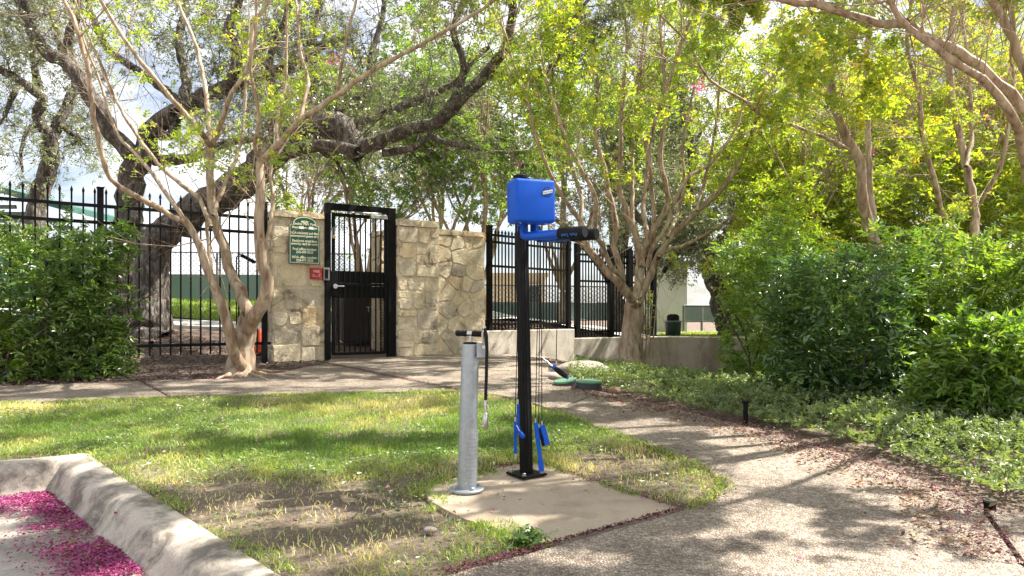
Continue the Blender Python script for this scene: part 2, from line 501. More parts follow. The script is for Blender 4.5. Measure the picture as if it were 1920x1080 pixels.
# leaves
M['leaf_crape'] = leaf_mat('crape_leaf', [(0.0,(0.06,0.10,0.015)), (0.45,(0.115,0.165,0.022)), (0.8,(0.185,0.215,0.03)), (0.96,(0.24,0.235,0.035)), (1.0,(0.30,0.22,0.035))], 0.60, (1.52,1.45,0.36), gain=2.3)
M['leaf_crape_deep'] = leaf_mat('crape_leaf_deep', [(0.0,(0.035,0.07,0.014)), (0.5,(0.065,0.115,0.02)), (1.0,(0.12,0.165,0.028))], 0.55, (1.45,1.42,0.42), gain=2.3)
M['leaf_oak'] = leaf_mat('oak_leaf', [(0.0,(0.035,0.042,0.022)), (0.5,(0.065,0.075,0.038)), (1.0,(0.11,0.115,0.065))], 0.42, (1.2,1.2,0.7), 0.4, 0.08, gain=3.0)
M['leaf_nandina'] = leaf_mat('nandina_leaf', [(0.0,(0.028,0.058,0.010)), (0.45,(0.058,0.108,0.018)), (0.8,(0.11,0.165,0.028)), (1.0,(0.20,0.225,0.045))], 0.36, (1.3,1.35,0.45), 0.35, 0.06, gain=1.9)
M['leaf_bright'] = leaf_mat('bright_leaf', [(0.0,(0.045,0.095,0.014)), (0.5,(0.085,0.155,0.022)), (1.0,(0.17,0.23,0.035))], 0.52, (1.45,1.4,0.4), 0.35, 0.07, gain=1.75)
M['leaf_deep'] = leaf_mat('deep_leaf', [(0.0,(0.014,0.034,0.010)), (0.5,(0.032,0.068,0.016)), (1.0,(0.075,0.125,0.026))], 0.38, (1.4,1.35,0.45), 0.35, 0.07, gain=2.4)
M['leaf_cover'] = leaf_mat('ground_cover_leaf', [(0.0,(0.06,0.085,0.03)), (0.45,(0.125,0.17,0.062)), (0.8,(0.20,0.245,0.10)), (1.0,(0.36,0.37,0.21))], 0.4, (1.3,1.3,0.5), 0.4, 0.05, gain=1.45)
M['grass'] = leaf_mat('grass_blade', [(0.0,(0.055,0.105,0.018)), (0.3,(0.10,0.165,0.028)), (0.55,(0.15,0.19,0.045)), (0.75,(0.27,0.24,0.11)), (1.0,(0.40,0.335,0.20))], 0.5, (1.35,1.3,0.5), 0.5, 0.04, gain=2.1)
M['petal'] = leaf_mat('petal', [(0.0,(0.11,0.025,0.045)), (0.3,(0.25,0.028,0.11)), (0.6,(0.40,0.055,0.21)), (0.85,(0.52,0.15,0.33)), (1.0,(0.27,0.16,0.09))], 0.3, (1.1,0.9,1.0), 0.5, 0.03)
M['bloom'] = leaf_mat('bloom', [(0.0,(0.50,0.10,0.20)), (1.0,(0.70,0.30,0.38))], 0.4, (1.1,0.9,1.0), 0.5, 0.02, gain=1.2)
M['petal_dull'] = leaf_mat('petal_dull', [(0.0,(0.075,0.03,0.03)), (0.5,(0.17,0.05,0.07)), (0.85,(0.28,0.07,0.13)), (1.0,(0.50,0.09,0.27))], 0.2, (1.1,0.9,1.0), 0.6, 0.02)
M['dry_leaf'] = leaf_mat('dry_leaf', [(0.0,(0.12,0.06,0.035)), (0.5,(0.28,0.17,0.09)), (0.85,(0.42,0.30,0.18)), (1.0,(0.34,0.09,0.07))], 0.2, (1.1,1.0,0.8), 0.6, 0.04)
M['moss'] = leaf_mat('ball_moss', [(0.0,(0.10,0.095,0.075)), (1.0,(0.25,0.235,0.19))], 0.2, (1,1,0.9), 0.6, 0.02)
M['chip'] = leaf_mat('mulch_chip', [(0.0,(0.05,0.033,0.026)), (0.6,(0.15,0.10,0.08)), (1.0,(0.32,0.25,0.20))], 0.02, (1,1,1), 0.7, 0.02)
# =================================================================== THE SETTING
def in_poly(x, y, poly):
    x = np.asarray(x, float); y = np.asarray(y, float)
    c = np.zeros(x.shape, bool); n = len(poly)
    for i in range(n):
        x0, y0 = poly[i]; x1, y1 = poly[i-1]
        if y0 == y1: continue
        k = ((y0 > y) != (y1 > y)) & (x < (x1 - x0) * (y - y0) / (y1 - y0) + x0)
        c ^= k
    return c

def dist_poly(x, y, poly, closed=True):
    """distance to the outline"""
    x = np.asarray(x, float); y = np.asarray(y, float)
    best = np.full(x.shape, 1e9)
    n = len(poly)
    for i in range(n if closed else n-1):
        ax, ay = poly[i]; bx, by = poly[(i+1) % n]
        dx, dy = bx-ax, by-ay
        t = np.clip(((x-ax)*dx + (y-ay)*dy) / (dx*dx+dy*dy+1e-12), 0, 1)
        best = np.minimum(best, np.hypot(x-ax-t*dx, y-ay-t*dy))
    return best

def vnoise(x, y, s, seed=0):
    """cheap smooth value noise 0..1"""
    x = np.asarray(x, float)*s + seed*17.3; y = np.asarray(y, float)*s + seed*9.1
    xi = np.floor(x).astype(np.int64); yi = np.floor(y).astype(np.int64)
    fx = x-xi; fy = y-yi; fx = fx*fx*(3-2*fx); fy = fy*fy*(3-2*fy)
    def h(a, b):
        k = (a*374761393 + b*668265263 + seed*1442695) & 0x7fffffff
        k = ((k ^ (k >> 13)) * 1274126177) & 0x7fffffff
        return ((k ^ (k >> 16)) & 0xffff) / 65535.0
    return (h(xi,yi)*(1-fx) + h(xi+1,yi)*fx)*(1-fy) + (h(xi,yi+1)*(1-fx) + h(xi+1,yi+1)*fx)*fy

def fbm(x, y, s, seed=0, o=4):
    t = 0; a = 0.5; tot = 0
    for i in range(o):
        t = t + a*vnoise(x, y, s*2**i, seed+i); tot += a; a *= 0.5
    return t/tot

# ---- kerb geometry (world)
K0 = (-2.52, 4.12)                       # back corner of the kerb
KD = (0.697, -0.717); KN = (-0.717, -0.697)
KL = (-0.93, -0.37); KLN = (0.37, -0.93)
KW = 0.24
def road_mask(x, y):
    a = (x-K0[0])*KN[0] + (y-K0[1])*KN[1]
    b = (x-K0[0])*KLN[0] + (y-K0[1])*KLN[1]
    return np.minimum(a, b)              # >0 on the kerb and road side

# ---- outlines
LP_FRONT = [GP(*p) for p in [(-700,800),(-250,772),(0,757),(200,751),(400,744),(600,739),(760,736),(868,734)]]
LP_BACK  = [GP(*p) for p in [(-700,752),(-250,738),(0,725),(262,715),(420,711),(520,699)]] + [GP(612,682)]
LAWN_R   = [GP(*p) for p in [(930,741),(985,752),(1040,771),(1110,798),(1200,832),(1290,868),(1342,893),(1359,914),(1338,938),(1280,957)]]
PAD      = [GP(*p) for p in [(1000,866),(1279,957),(1009,1031),(960,1004),(918,990),(872,976),(838,960),(806,941),(790,918),(850,899),(930,880)]]
PATH_L   = [GP(*p) for p in [(1279,958.5),(1010,1033),(832,1080)]] + [(-0.55,2.0),(-0.95,1.5),(-1.3,1.0)]
PATH_R   = [GP(*p) for p in [(1030,712),(1072,722),(1130,735),(1250,763),(1400,800),(1600,858),(1780,921),(1844,959),(1875,1000),(1920,1064)]] + [(1.75,2.1),(1.70,1.6),(1.6,1.0)]
LAWN     = LP_FRONT + LAWN_R + [PAD[2]] + [(-0.30,2.38),(-0.36,2.22),(-0.70,2.24)] + [(K0[0],K0[1]), (-3.7,3.65), (-6.5,2.55)]
LAWN     = LP_FRONT[1:] + LAWN_R + [GP(1009,1032), GP(832,1081), (-0.60,2.0), (-0.62,2.15), (K0[0],K0[1]), (-5.6,2.9)]

# ---- ground sheet
def axis(parts):
    return np.unique(np.round(np.concatenate([np.arange(a, b, s) for a, b, s in parts]), 4))
gx = axis([(-400,-60,40),(-60,-14,3),(-14,-5,0.35),(-5,4,0.09),(4,9,0.3),(9,20,0.8),(20,60,4),(60,401,40)])
gy = axis([(-200,-10,30),(-10,0,1.0),(0,1.8,0.2),(1.8,6.5,0.09),(6.5,16,0.2),(16,30,0.8),(30,60,4),(60,600,40)])
GX, GY = np.meshgrid(gx, gy)
Z = gz(GX, GY)
Z = Z + (fbm(GX, GY, 2.2, 3)-0.5)*0.03*(np.abs(GX) < 9)
Z -= 0.03
Z = np.where(road_mask(GX, GY) > 0.10, Z-0.45, Z)
for poly in (PAD, LP_FRONT + LP_BACK[::-1], LAWN_R + [GP(1009,1032)] + PATH_L[2:] + PATH_R[::-1]):
    ins = in_poly(GX, GY, poly) | (dist_poly(GX, GY, poly) < 0.06)
    Z = np.where(ins, Z-0.05, Z)
nx, ny = len(gx), len(gy)
idx = np.arange(nx*ny).reshape(ny, nx)
quads = np.stack([idx[:-1,:-1], idx[:-1,1:], idx[1:,1:], idx[1:,:-1]], -1).reshape(-1,4)
ground = mesh_np('ground', np.stack([GX,GY,Z],-1).reshape(-1,3), [quads], M['mulch'])
tag(ground, 'reddish brown mulch and bare soil under trees and shrubs', 'ground', kind='structure')

def drape(name, poly, mat, off, thick, parent=None, step=0.35, wob=0.0, bev=0.0, seed=1, zfun=gz):
    """a slab following the ground, with real side faces"""
    bm = bmesh.new()
    vs = [bm.verts.new((p[0], p[1], 0)) for p in poly]
    bm.faces.new(vs)
    xs = [p[0] for p in poly]; ys = [p[1] for p in poly]
    for a, lo, hi in ((0, min(xs), max(xs)), (1, min(ys), max(ys))):
        t = math.floor(lo/step)*step + step
        while t < hi:
            co = (t,0,0) if a == 0 else (0,t,0); no = (1,0,0) if a == 0 else (0,1,0)
            bmesh.ops.bisect_plane(bm, geom=bm.verts[:]+bm.edges[:]+bm.faces[:], plane_co=co, plane_no=no, dist=1e-5)
            t += step
    bmesh.ops.recalc_face_normals(bm, faces=bm.faces)
    if bm.faces and sum(f.normal.z for f in bm.faces) < 0:
        bmesh.ops.reverse_faces(bm, faces=bm.faces)
    for v in bm.verts:
        v.co.z = float(zfun(v.co.x, v.co.y)) + off + wob*(float(fbm(v.co.x, v.co.y, 3.0, seed))-0.5)
    if thick:
        be = [e for e in bm.edges if e.is_boundary]
        r = bmesh.ops.extrude_edge_only(bm, edges=be)
        for v in [g for g in r['geom'] if isinstance(g, bmesh.types.BMVert)]:
            v.co.z -= thick
    me = bpy.data.meshes.new(name); bm.to_mesh(me); bm.free()
    me.materials.append(mat)
    return put(bpy.data.objects.new(name, me), parent)

# ---- lawn soil
lawn = drape('lawn', LAWN, M['lawn_soil'], -0.012, 0.0, wob=0.025, step=0.2)
tag(lawn, 'patchy lawn soil with dry thatch between kerb and paths', 'lawn', kind='structure')

# ---- path with slabs
path = bpy.data.objects.new('path', None); COL.objects.link(path); path.location = (0.6, 4.5, 0.03)
tag(path, 'curving exposed aggregate footpath leading to the gate', 'path', kind='structure')
j1f, j1b = GP(322,747.5), GP(262,715)
def pull(poly, g):
    """shrink an outline by about g"""
    cx = sum(p[0] for p in poly)/len(poly); cy = sum(p[1] for p in poly)/len(poly)
    out = []; n = len(poly)
    area = sum(poly[i-1][0]*poly[i][1]-poly[i][0]*poly[i-1][1] for i in range(n))
    s = 1 if area > 0 else -1
    for i in range(n):
        ax, ay = poly[i-1]; bx, by = poly[i]; cx, cy = poly[(i+1) % n]
        n1 = Vector((-(by-ay), bx-ax)); n2 = Vector((-(cy-by), cx-bx))
        if n1.length < 1e-6 or n2.length < 1e-6: out.append((bx,by)); continue
        n1.normalize(); n2.normalize()
        nn = (n1+n2)
        if nn.length < 1e-3: out.append((bx,by)); continue
        nn.normalize()
        out.append((bx+nn.x*g*s, by+nn.y*g*s))
    return out
slabA = LP_FRONT[:4] + [j1f, j1b] + LP_BACK[:3][::-1]
slabB = [j1b, j1f] + LP_FRONT[4:] + LP_BACK[4:][::-1]
gateL = (-2.50, 9.33); 
jA = GP(868,734)
slabC = [LP_BACK[-1], jA] + LAWN_R[:3] + [PATH_R[2], PATH_R[1], PATH_R[0], (0.55, 10.2), (0.65, 11.5), (-0.36, 10.62), (-1.60, 9.85), (-2.45, 9.32)]
slabD = LAWN_R[2:] + PATH_L[0:3] + [GP(900,1100)] 
slabD = [LAWN_R[2]] + LAWN_R[3:] + PATH_L + PATH_R[2:][::-1]
for pl in (slabA, slabB, slabC, slabD):
    drape('slab', pull(pl, 0.012), M['aggregate'], 0.006, 0.07, path, step=0.5, wob=0.008)
side_walk = drape('side_walk', [p for p in [GP(1852,958), GP(1882,1000), GP(1928,1064)]] + [(1.77,2.1),(1.72,1.0),(6,1.0),(6,2.3),(2.9,2.75)], M['aggregate'], 0.002, 0.07, None, step=0.5, wob=0.008)
tag(side_walk, 'exposed aggregate paving joining the path at the right edge', 'path', kind='structure')

pad = drape('concrete_pad', PAD, M['pad_concrete'], 0.008, 0.10, None, step=0.15, wob=0.010)
tag(pad, 'smooth tan concrete pad under the repair stand and pump', 'pad', kind='structure')

# ---- road and kerb
road_poly = [(-2.46,3.90), (-3.5,3.48), (-12,0.1), (-12,-12), (14,-14), (13.0,-11.6), (-0.2,1.62)]
road = drape('road', [(-2.52,3.98),(-12,0.25),(-12,-14),(15,-14)], M['road_concrete'], 0, 0, None, step=1.0, zfun=lambda x, y: -0.15 + 0*x)
tag(road, 'pale concrete gutter and parking surface below the kerb', 'road', kind='structure')

def kerb(name, start, d, nrm, length, seed, flip=False):
    """battered kerb with rounded nose: profile across (nrm = towards the road)"""
    prof = [(0.0,-0.25),(0.0,-0.004),(0.006,0.004),(0.05,0.007),(0.10,0.004),(0.135,-0.006),(0.160,-0.026),(0.178,-0.056),(0.198,-0.098),(0.222,-0.135),(0.245,-0.155),(0.245,-0.30)]
    n = int(length/0.05)+1
    V = []; rg = np.random.default_rng(seed)
    for i in range(n+1):
        t = length*i/n
        for k, (a, z) in enumerate(prof):
            x = start[0]+d[0]*t+nrm[0]*a; y = start[1]+d[1]*t+nrm[1]*a
            w = (float(fbm(x*1.0, y+z*3, 9, seed))-0.5)*0.014
            V.append((x+nrm[0]*w, y+nrm[1]*w, z + w*0.7 + (gzf(start[0]+d[0]*t, start[1]+d[1]*t) if z > -0.09 else 0.0)))
    m = len(prof)
    Fq = [(i*m+k, i*m+k+1, (i+1)*m+k+1, (i+1)*m+k) for i in range(n) for k in range(m-1)]
    cap = [tuple(range(m))]; cap2 = [tuple(n*m+k for k in reversed(range(m)))]
    me = bpy.data.meshes.new(name); me.from_pydata(V, [], Fq+cap+cap2); me.update(); smooth(me)
    bm = bmesh.new(); bm.from_mesh(me); bmesh.ops.recalc_face_normals(bm, faces=bm.faces); bm.to_mesh(me); bm.free()
    me.set_sharp_from_angle(angle=math.radians(50))
    me.materials.append(M['kerb_concrete'])
    return put(bpy.data.objects.new(name, me), None)
k1 = kerb('kerb', K0, KD, KN, 7.0, 5)
tag(k1, 'weathered grey concrete kerb with dark stains along the lawn', 'kerb', kind='structure')
k2 = kerb('kerb', (K0[0]-0.004, K0[1]-0.002), KL, KLN, 6.0, 8)
tag(k2, 'short pale kerb return at the left edge of the lawn', 'kerb', kind='structure')
# kerb corner piece (rounded inner corner)
mb = MB()
# ---- ground behind the boundary
back_lawn = drape('back_lawn', [(-9.5,12.6),(-4.6,12.6),(-3.0,13.2),(-2.6,17),(-4,20),(-14,20),(-14,13)], M['back_turf'], 0.012, 0, None, step=0.6, wob=0.02)
tag(back_lawn, 'sunlit green lawn beyond the pool fence', 'lawn', kind='structure')
back_walk = drape('back_walk', [(-11,11.4),(-6.4,11.6),(-4.4,11.7),(-3.2,12.2),(-3.1,13.1),(-4.6,12.55),(-6.4,12.3),(-11,12.3)], M['pool_deck'], 0.02, 0.06, None, step=0.5)
tag(back_walk, 'pale concrete walk curving behind the fence', 'path', kind='structure')
pool_deck = drape('pool_deck', [(-2.3,11.6),(-0.5,11.1),(1.05,12.5),(2.6,13.3),(3.4,15.5),(3.6,30),(-2.4,30)], M['pool_deck'], 0.02, 0, None, step=1.0)
tag(pool_deck, 'bright concrete pool deck behind the retaining wall', 'pool deck', kind='structure')
right_turf = drape('back_turf', [(3.05,13.6),(3.9,13.0),(6.5,12.3),(9,15),(9,22),(4.2,22),(3.5,16)], M['back_turf'], 0.015, 0, None, step=0.6, wob=0.03)
tag(right_turf, 'pale sunny turf above the low wall by the bin', 'lawn', kind='structure')
# =================================================================== BUILT THINGS
UZ = Vector((0,0,1))
WU = Vector((0.847, 0.532, 0)).normalized()      # along the gate line, to the right and away
WNn = Vector((0.532, -0.847, 0)).normalized()    # towards the viewer

def stones(parent, o, u, n, w, h, seed, cell=0.24, depth=(0.004,0.024), block=False):
    """irregular rubble stones on a face (cells of a jittered grid); o lower left corner, u along, n outwards"""
    rg = random.Random(seed)
    o, u, n = Vector(o), Vector(u), Vector(n)
    if block: return blocks(parent, o, u, n, w, h, rg, cell, depth)
    rows = max(1, round(h/(cell*0.82))); seeds = []
    for r in range(rows):
        cols = max(1, round(w/(cell*rg.uniform(0.8,1.35))))
        for c in range(cols):
            seeds.append((w*(c+0.5+rg.uniform(-0.34,0.34))/cols, h*(r+0.5+rg.uniform(-0.38,0.38))/rows))
    for i, (sx, sy) in enumerate(seeds):
        poly = [(0,0),(w,0),(w,h),(0,h)]
        for k, (tx, ty) in enumerate(seeds):
            if k == i or abs(tx-sx)+abs(ty-sy) > 4*cell: continue
            mx, my, dx, dy = (sx+tx)/2, (sy+ty)/2, tx-sx, ty-sy
            out = []
            for q in range(len(poly)):
                a, b = poly[q-1], poly[q]
                fa = (a[0]-mx)*dx+(a[1]-my)*dy; fb = (b[0]-mx)*dx+(b[1]-my)*dy
                if (fa > 0) != (fb > 0):
                    t = fa/(fa-fb); out.append((a[0]+(b[0]-a[0])*t, a[1]+(b[1]-a[1])*t))
                if fb <= 0: out.append(b)
            poly = out
            if len(poly) < 3: break
        if len(poly) < 3: continue
        cx = sum(p[0] for p in poly)/len(poly); cy = sum(p[1] for p in poly)/len(poly)
        # cut corners and wobble, leaving a mortar joint
        pts = []; m_ = len(poly)
        for q in range(m_):
            a, b = poly[q], poly[(q+1) % m_]
            L = math.hypot(b[0]-a[0], b[1]-a[1])
            if L < 0.03: continue
            for t in (0.16, 0.5, 0.84):
                pts.append((a[0]+(b[0]-a[0])*t, a[1]+(b[1]-a[1])*t))
        if len(pts) < 5: continue
        g = rg.uniform(0.002, 0.010); P = []
        for x, y in pts:
            d = math.hypot(x-cx, y-cy); k = max(0.5, (d-g-rg.uniform(0,0.012))/d)
            P.append((min(max(cx+(x-cx)*k, 0.004), w-0.004), min(max(cy+(y-cy)*k, 0.004), h-0.004)))
        m = MB(); m.prism(P, o - n*0.004, u, UZ, n, rg.uniform(*depth)+0.004, bev=0.006)
        m.build('stone', M['limestone'], parent)

def blocks(parent, o, u, n, w, h, rg, cell, depth):
    """roughly squared blocks of uneven size with wandering edges"""
    out = []
    def split(x, y, a, b):
        if max(a, b) < cell*rg.uniform(0.8, 1.7) or (a < 0.12 and b < 0.24) or (b < 0.10 and a < 0.28):
            out.append((x, y, a, b)); return
        if (a > b*1.1 and a > 0.17) or b < 0.14: t = a*rg.uniform(0.34, 0.66); split(x, y, t, b); split(x+t, y, a-t, b)
        else: t = b*rg.uniform(0.32, 0.68); split(x, y, a, t); split(x, y+t, a, b-t)
    split(0, 0, w, h)
    for x, y, a, b in out:
        if rg.random() < 0.06: continue          # plastered over
        g = rg.uniform(0.001, 0.009); j = min(0.03, 0.16*min(a, b)); c = min(a, b)*rg.uniform(0.08, 0.24)
        x0, y0, x1, y1 = x+g, y+g, x+a-g, y+b-g
        J = lambda s=1.0: rg.uniform(-0.25, 1)*j*s
        lx = lambda t: x0+(x1-x0)*t; ly = lambda t: y0+(y1-y0)*t
        P = [(x0+c, y0+J(0.5)), (lx(0.33), y0+J(0.6)), (lx(0.66), y0+J(0.6)), (x1-c, y0+J(0.5)), (x1-J(0.5), y0+c), (x1-J(0.6), ly(0.33)), (x1-J(0.6), ly(0.66)), (x1-J(0.5), y1-c),
             (x1-c, y1-J(0.5)), (lx(0.66), y1-J(0.6)), (lx(0.33), y1-J(0.6)), (x0+c, y1-J(0.5)), (x0+J(0.5), y1-c), (x0+J(0.6), ly(0.66)), (x0+J(0.6), ly(0.33)), (x0+J(0.5), y0+c)]
        P = [(min(max(p, 0.003), w-0.003), min(max(q, 0.003), h-0.003)) for p, q in P]
        m = MB(); m.prism(P, o - n*0.004, u, UZ, n, rg.uniform(*depth)+0.004, bev=0.006)
        m.build('stone', M['limestone'], parent)

def rough_slab(name, c, u, n, L, D, H, parent, mat, seed, amp=0.014):
    """weathered slab centred at c, long axis u"""
    bm = bmesh.new()
    bmesh.ops.create_cube(bm, size=1.0)
    bmesh.ops.bevel(bm, geom=bm.edges[:], offset=0.10, segments=2, affect='EDGES', clamp_overlap=True)
    bmesh.ops.subdivide_edges(bm, edges=[e for e in bm.edges if e.calc_length() > 0.3], cuts=5, use_grid_fill=True)
    rg = np.random.default_rng(seed)
    for v in bm.verts:
        x, y, z = v.co.x*L, v.co.y*D, v.co.z*H
        k = (float(fbm(x+z*2, y+z, 7, seed))-0.5)*2*amp
        v.co = Vector(c) + Vector(u)*(x+k*0.6) + Vector(n)*(y+k) + UZ*(z+k*0.9)
    me = bpy.data.meshes.new(name); bm.to_mesh(me); bm.free()
    smooth(me); me.set_sharp_from_angle(angle=math.radians(40)); me.materials.append(mat)
    return put(bpy.data.objects.new(name, me), parent)

def masonry(name, label, a, b, zb, zt, thick, cap, seed, proud=0.0, cell=0.24, capn=2, block=True):
    """pillar or wall whose front face runs from a to b (ground points)"""
    a = Vector((a[0],a[1],0)); b = Vector((b[0],b[1],0))
    u = (b-a).normalized(); n = Vector((u.y,-u.x,0)); w = (b-a).length
    a = a + n*proud
    t = thing(name, label, name.split('_')[-1], ((a+b)/2 - n*thick/2 + UZ*zb))
    m = MB(); h = zt-cap-zb
    c = a + u*w/2 - n*(thick/2) + UZ*(zb-0.05 + (h+0.05)/2)
    R = Matrix((u, -n, UZ)).transposed()
    m.box(c, (w, thick, h+0.05), M=R); m.build('mortar_core', M['mortar'], t)
    stones(t, a+UZ*zb, u, n, w, h, seed, cell, block=block)
    stones(t, a-n*thick+UZ*zb, n, -u, thick, h, seed+1, cell, block=block)
    stones(t, b+n*proud+UZ*zb, -n, u, thick, h, seed+2, cell, block=block)
    x = 0; rg = random.Random(seed)
    for i in range(capn):
        L = (w+0.06)/capn
        rough_slab('cap_stone', a - u*0.03 + u*(L*(i+0.5)) - n*thick/2 + UZ*(zt-cap/2), u, n, L-0.012, thick+0.07, cap, t, M['limestone'], seed+7+i)
    return t
GZ = 0.25
pil_l = masonry('stone_pillar', 'rough limestone pillar left of the gate carrying the green sign', (-3.10,8.99), (-2.53,9.35), 0.22, 2.215, 0.42, 0.095, 11, cell=0.30)
pil_r = masonry('stone_pillar', 'narrow limestone pillar right of the gate with grey stained blocks', (-1.655,9.90), (-1.118,10.237), GZ, 2.22, 0.44, 0.11, 31, proud=0.07, cell=0.25)
st_wall = masonry('stone_wall', 'low cream limestone wall panel between pillar and iron fence', (-1.112,10.241), (-0.41,10.68), GZ-0.02, 2.125, 0.34, 0.09, 52, cell=0.25, capn=2, block=False, proud=-0.03)

# ---- sign on the left pillar
def wallp(px, py, out=0.0):
    """point on the gate line plane (through the left pillar front) seen at a pixel"""
    d = Vector(((px-960)/F, 1, (HOR-py)/F)); p0 = Vector((-2.53,9.35,0)) + WNn*out
    t = (p0.dot(WNn)) / (d.dot(WNn)) if True else 0
    t = (p0 - Vector((0,0,EYE))).dot(WNn) / d.dot(WNn)
    return Vector((0,0,EYE)) + d*t
s_bl = wallp(541, 494, 0.06); s_br = wallp(599, 494.5, 0.06); s_tl = wallp(541, 420, 0.06)
sw = (s_br-s_bl).dot(WU); sh = s_tl.z - s_bl.z
sc0 = s_bl + WU*sw/2; sc0.z = s_bl.z
sign = thing('pool_sign', 'dark green arched pool rules sign with cream border and lettering', 'sign', sc0)
def arch(w, h, rise, inset):
    a = w/2-inset; p = [(-a, inset), (a, inset), (a, h-inset*0.6), (a*0.86, h-inset*0.6)]
    for i in range(0, 13):
        th = math.pi*i/12
        p.append((a*0.80*math.cos(th), h + (rise-inset)*math.sin(th)**0.9 if 0 < i < 12 else h-inset*0.4))
    p += [(-a*0.86, h-inset*0.6), (-a, h-inset*0.6)]
    return p
MB().prism(arch(sw, sh, 0.115, 0.0), sc0, WU, UZ, WNn, 0.020).build('backing', M['sign_green'], sign)
MB().prism(arch(sw, sh, 0.115, 0.010), sc0+WNn*0.020, WU, UZ, WNn, 0.003).build('border', M['sign_cream'], sign)
MB().prism(arch(sw, sh, 0.115, 0.020), sc0+WNn*0.023, WU, UZ, WNn, 0.003).build('face', M['sign_green'], sign)
tp = sc0 + WNn*0.0275
def sline(t, fy, s, fx=0.0): text_mesh('lettering', t, s, M['sign_cream'], sign, tp + UZ*(sh*fy) + WU*fx, WU, UZ, WNn, 0.001, squeeze=0.86, bold=0.0011)
for t, fy, s in [('Encino Park Pool', 1.02, 0.050), ('HOA residents and their', 0.785, 0.044), ('accompanied guests only', 0.71, 0.042),
                 ('Residents must have', 0.585, 0.046), ('amenity card to enter', 0.51, 0.046), ('Pool office number:', 0.375, 0.046), ('210-497-4333', 0.295, 0.046),
                 ('HOA office number:', 0.165, 0.046), ('210-497-3022', 0.085, 0.046)]:
    sline(t, fy, s)
for t, fx in (('Hours', -0.118), ('am to', 0.026), ('pm', 0.142)): sline(t, 0.925, 0.044, fx)
for fx in (-0.045, 0.085):
    MB().box(tp + WU*fx + UZ*(sh*0.925), (0.058,0.002,0.036), M=Matrix((WU,-WNn,UZ)).transposed()).build('blank_patch', M['white_print'], sign)
m = MB()
for a, l in [(0.2,0.055),(0.9,0.04),(2.2,0.04),(2.9,0.055),(3.6,0.03),(-0.5,0.03),(1.5,0.03)]:
    c = tp + UZ*(sh+0.035); d = WU*math.cos(a)+UZ*math.sin(a)*0.6; s = (WU*-math.sin(a)+UZ*math.cos(a))*0.012
    m.add([c-s, c+d*l*0.5-s*1.3, c+d*l, c+d*l*0.5+s*1.3, c+s], [(0,1,2,3,4)])
m.build('oak_emblem', M['sign_cream'], sign)

# ---- red key box and grey reader beside the gate
kb = wallp(592, 513, 0.05)
kbox = thing('key_box', 'small red fire department key box on the pillar', 'key box', kb - UZ*0.05)
R_W = Matrix((WU,-WNn,UZ)).transposed()
MB().box(kb, (0.15,0.07,0.15), M=R_W).build('case', M['red_box'], kbox, bevel=0.008)
text_mesh('lettering', 'FIRE', 0.045, M['white_print'], kbox, kb + WNn*0.0365 + UZ*0.025, WU, UZ, WNn)
text_mesh('lettering', 'DEPT', 0.045, M['white_print'], kbox, kb + WNn*0.0365 - UZ*0.03, WU, UZ, WNn)
m = MB(); m.tube([kb+WNn*0.035-UZ*0.01, kb+WNn*0.06-UZ*0.01], 0.022, 12); m.build('lock_cover', M['red_box'], kbox)
rd = wallp(611, 514, 0.06)
reader = thing('card_reader', 'grey metal card reader box between red key box and gate', 'card reader', rd - UZ*0.08)
MB().box(rd, (0.085,0.06,0.17), M=R_W).build('case', M['grey_metal'], reader, bevel=0.006)
MB().box(rd+WNn*0.031, (0.045,0.008,0.12), M=R_W).build('keypad', M['black_paint'], reader)

# ---- gate
def picket_mesh(h, s=0.016, tip=True):
    m = MB()
    m.box((0,0,h/2), (s,s,h))
    if tip:
        q = s*0.5
        m.add([(-q*1.25,-q*1.25,h),(q*1.25,-q*1.25,h),(q*1.25,q*1.25,h),(-q*1.25,q*1.25,h),(-q*1.5,-q*1.5,h+0.025),(q*1.5,-q*1.5,h+0.025),(q*1.5,q*1.5,h+0.025),(-q*1.5,q*1.5,h+0.025),(0,0,h+0.07)],
              [(3,2,1,0),(0,1,5,4),(1,2,6,5),(2,3,7,6),(3,0,4,7),(4,5,8),(5,6,8),(6,7,8),(7,4,8)])
    return m

ga = Vector((-2.50, 9.369, 0)); gb = Vector((-1.70, 9.871, 0)); GW = (gb-ga).length
gate = thing('iron_gate', 'tall black iron pool gate with bars and lever handle', 'gate', (ga+gb)/2 + UZ*0.25)
def gbar(name, t0, t1, z0, z1, dep=0.05, off=0.0, mat='black_paint', bev=0.004, par=None):
    c = ga + WU*(GW*(t0+t1)/2) + UZ*((z0+z1)/2) + WNn*off
    return MB().box(c, (GW*abs(t1-t0), dep, z1-z0), M=R_W).build(name, M[mat], par or gate, bevel=bev)
gbar('frame_post', -0.035, 0.045, 0.24, 2.36, 0.09)
gbar('frame_post', 0.915, 1.035, 0.24, 2.36, 0.09)
gbar('frame_header', 0.046, 0.914, 2.27, 2.36, 0.088)
leaf = gbar('leaf_stile', 0.07, 0.115, 0.30, 2.24, 0.04)
gbar('leaf_stile', 0.865, 0.905, 0.30, 2.24, 0.04)
gbar('leaf_rail', 0.116, 0.864, 0.295, 0.335, 0.04)
gbar('leaf_rail', 0.116, 0.864, 2.19, 2.235, 0.04)
gbar('lock_panel', 0.116, 0.864, 1.08, 1.245, 0.012, -0.012)
gbar('leaf_rail', 0.116, 0.864, 1.25, 1.285, 0.042)
gbar('lock_panel', 0.116, 0.864, 1.29, 1.45, 0.012, -0.012)
bar_me = MB().box((0,0,0.925), (0.017,0.017,1.85)).mesh('bar', M['black_paint'])
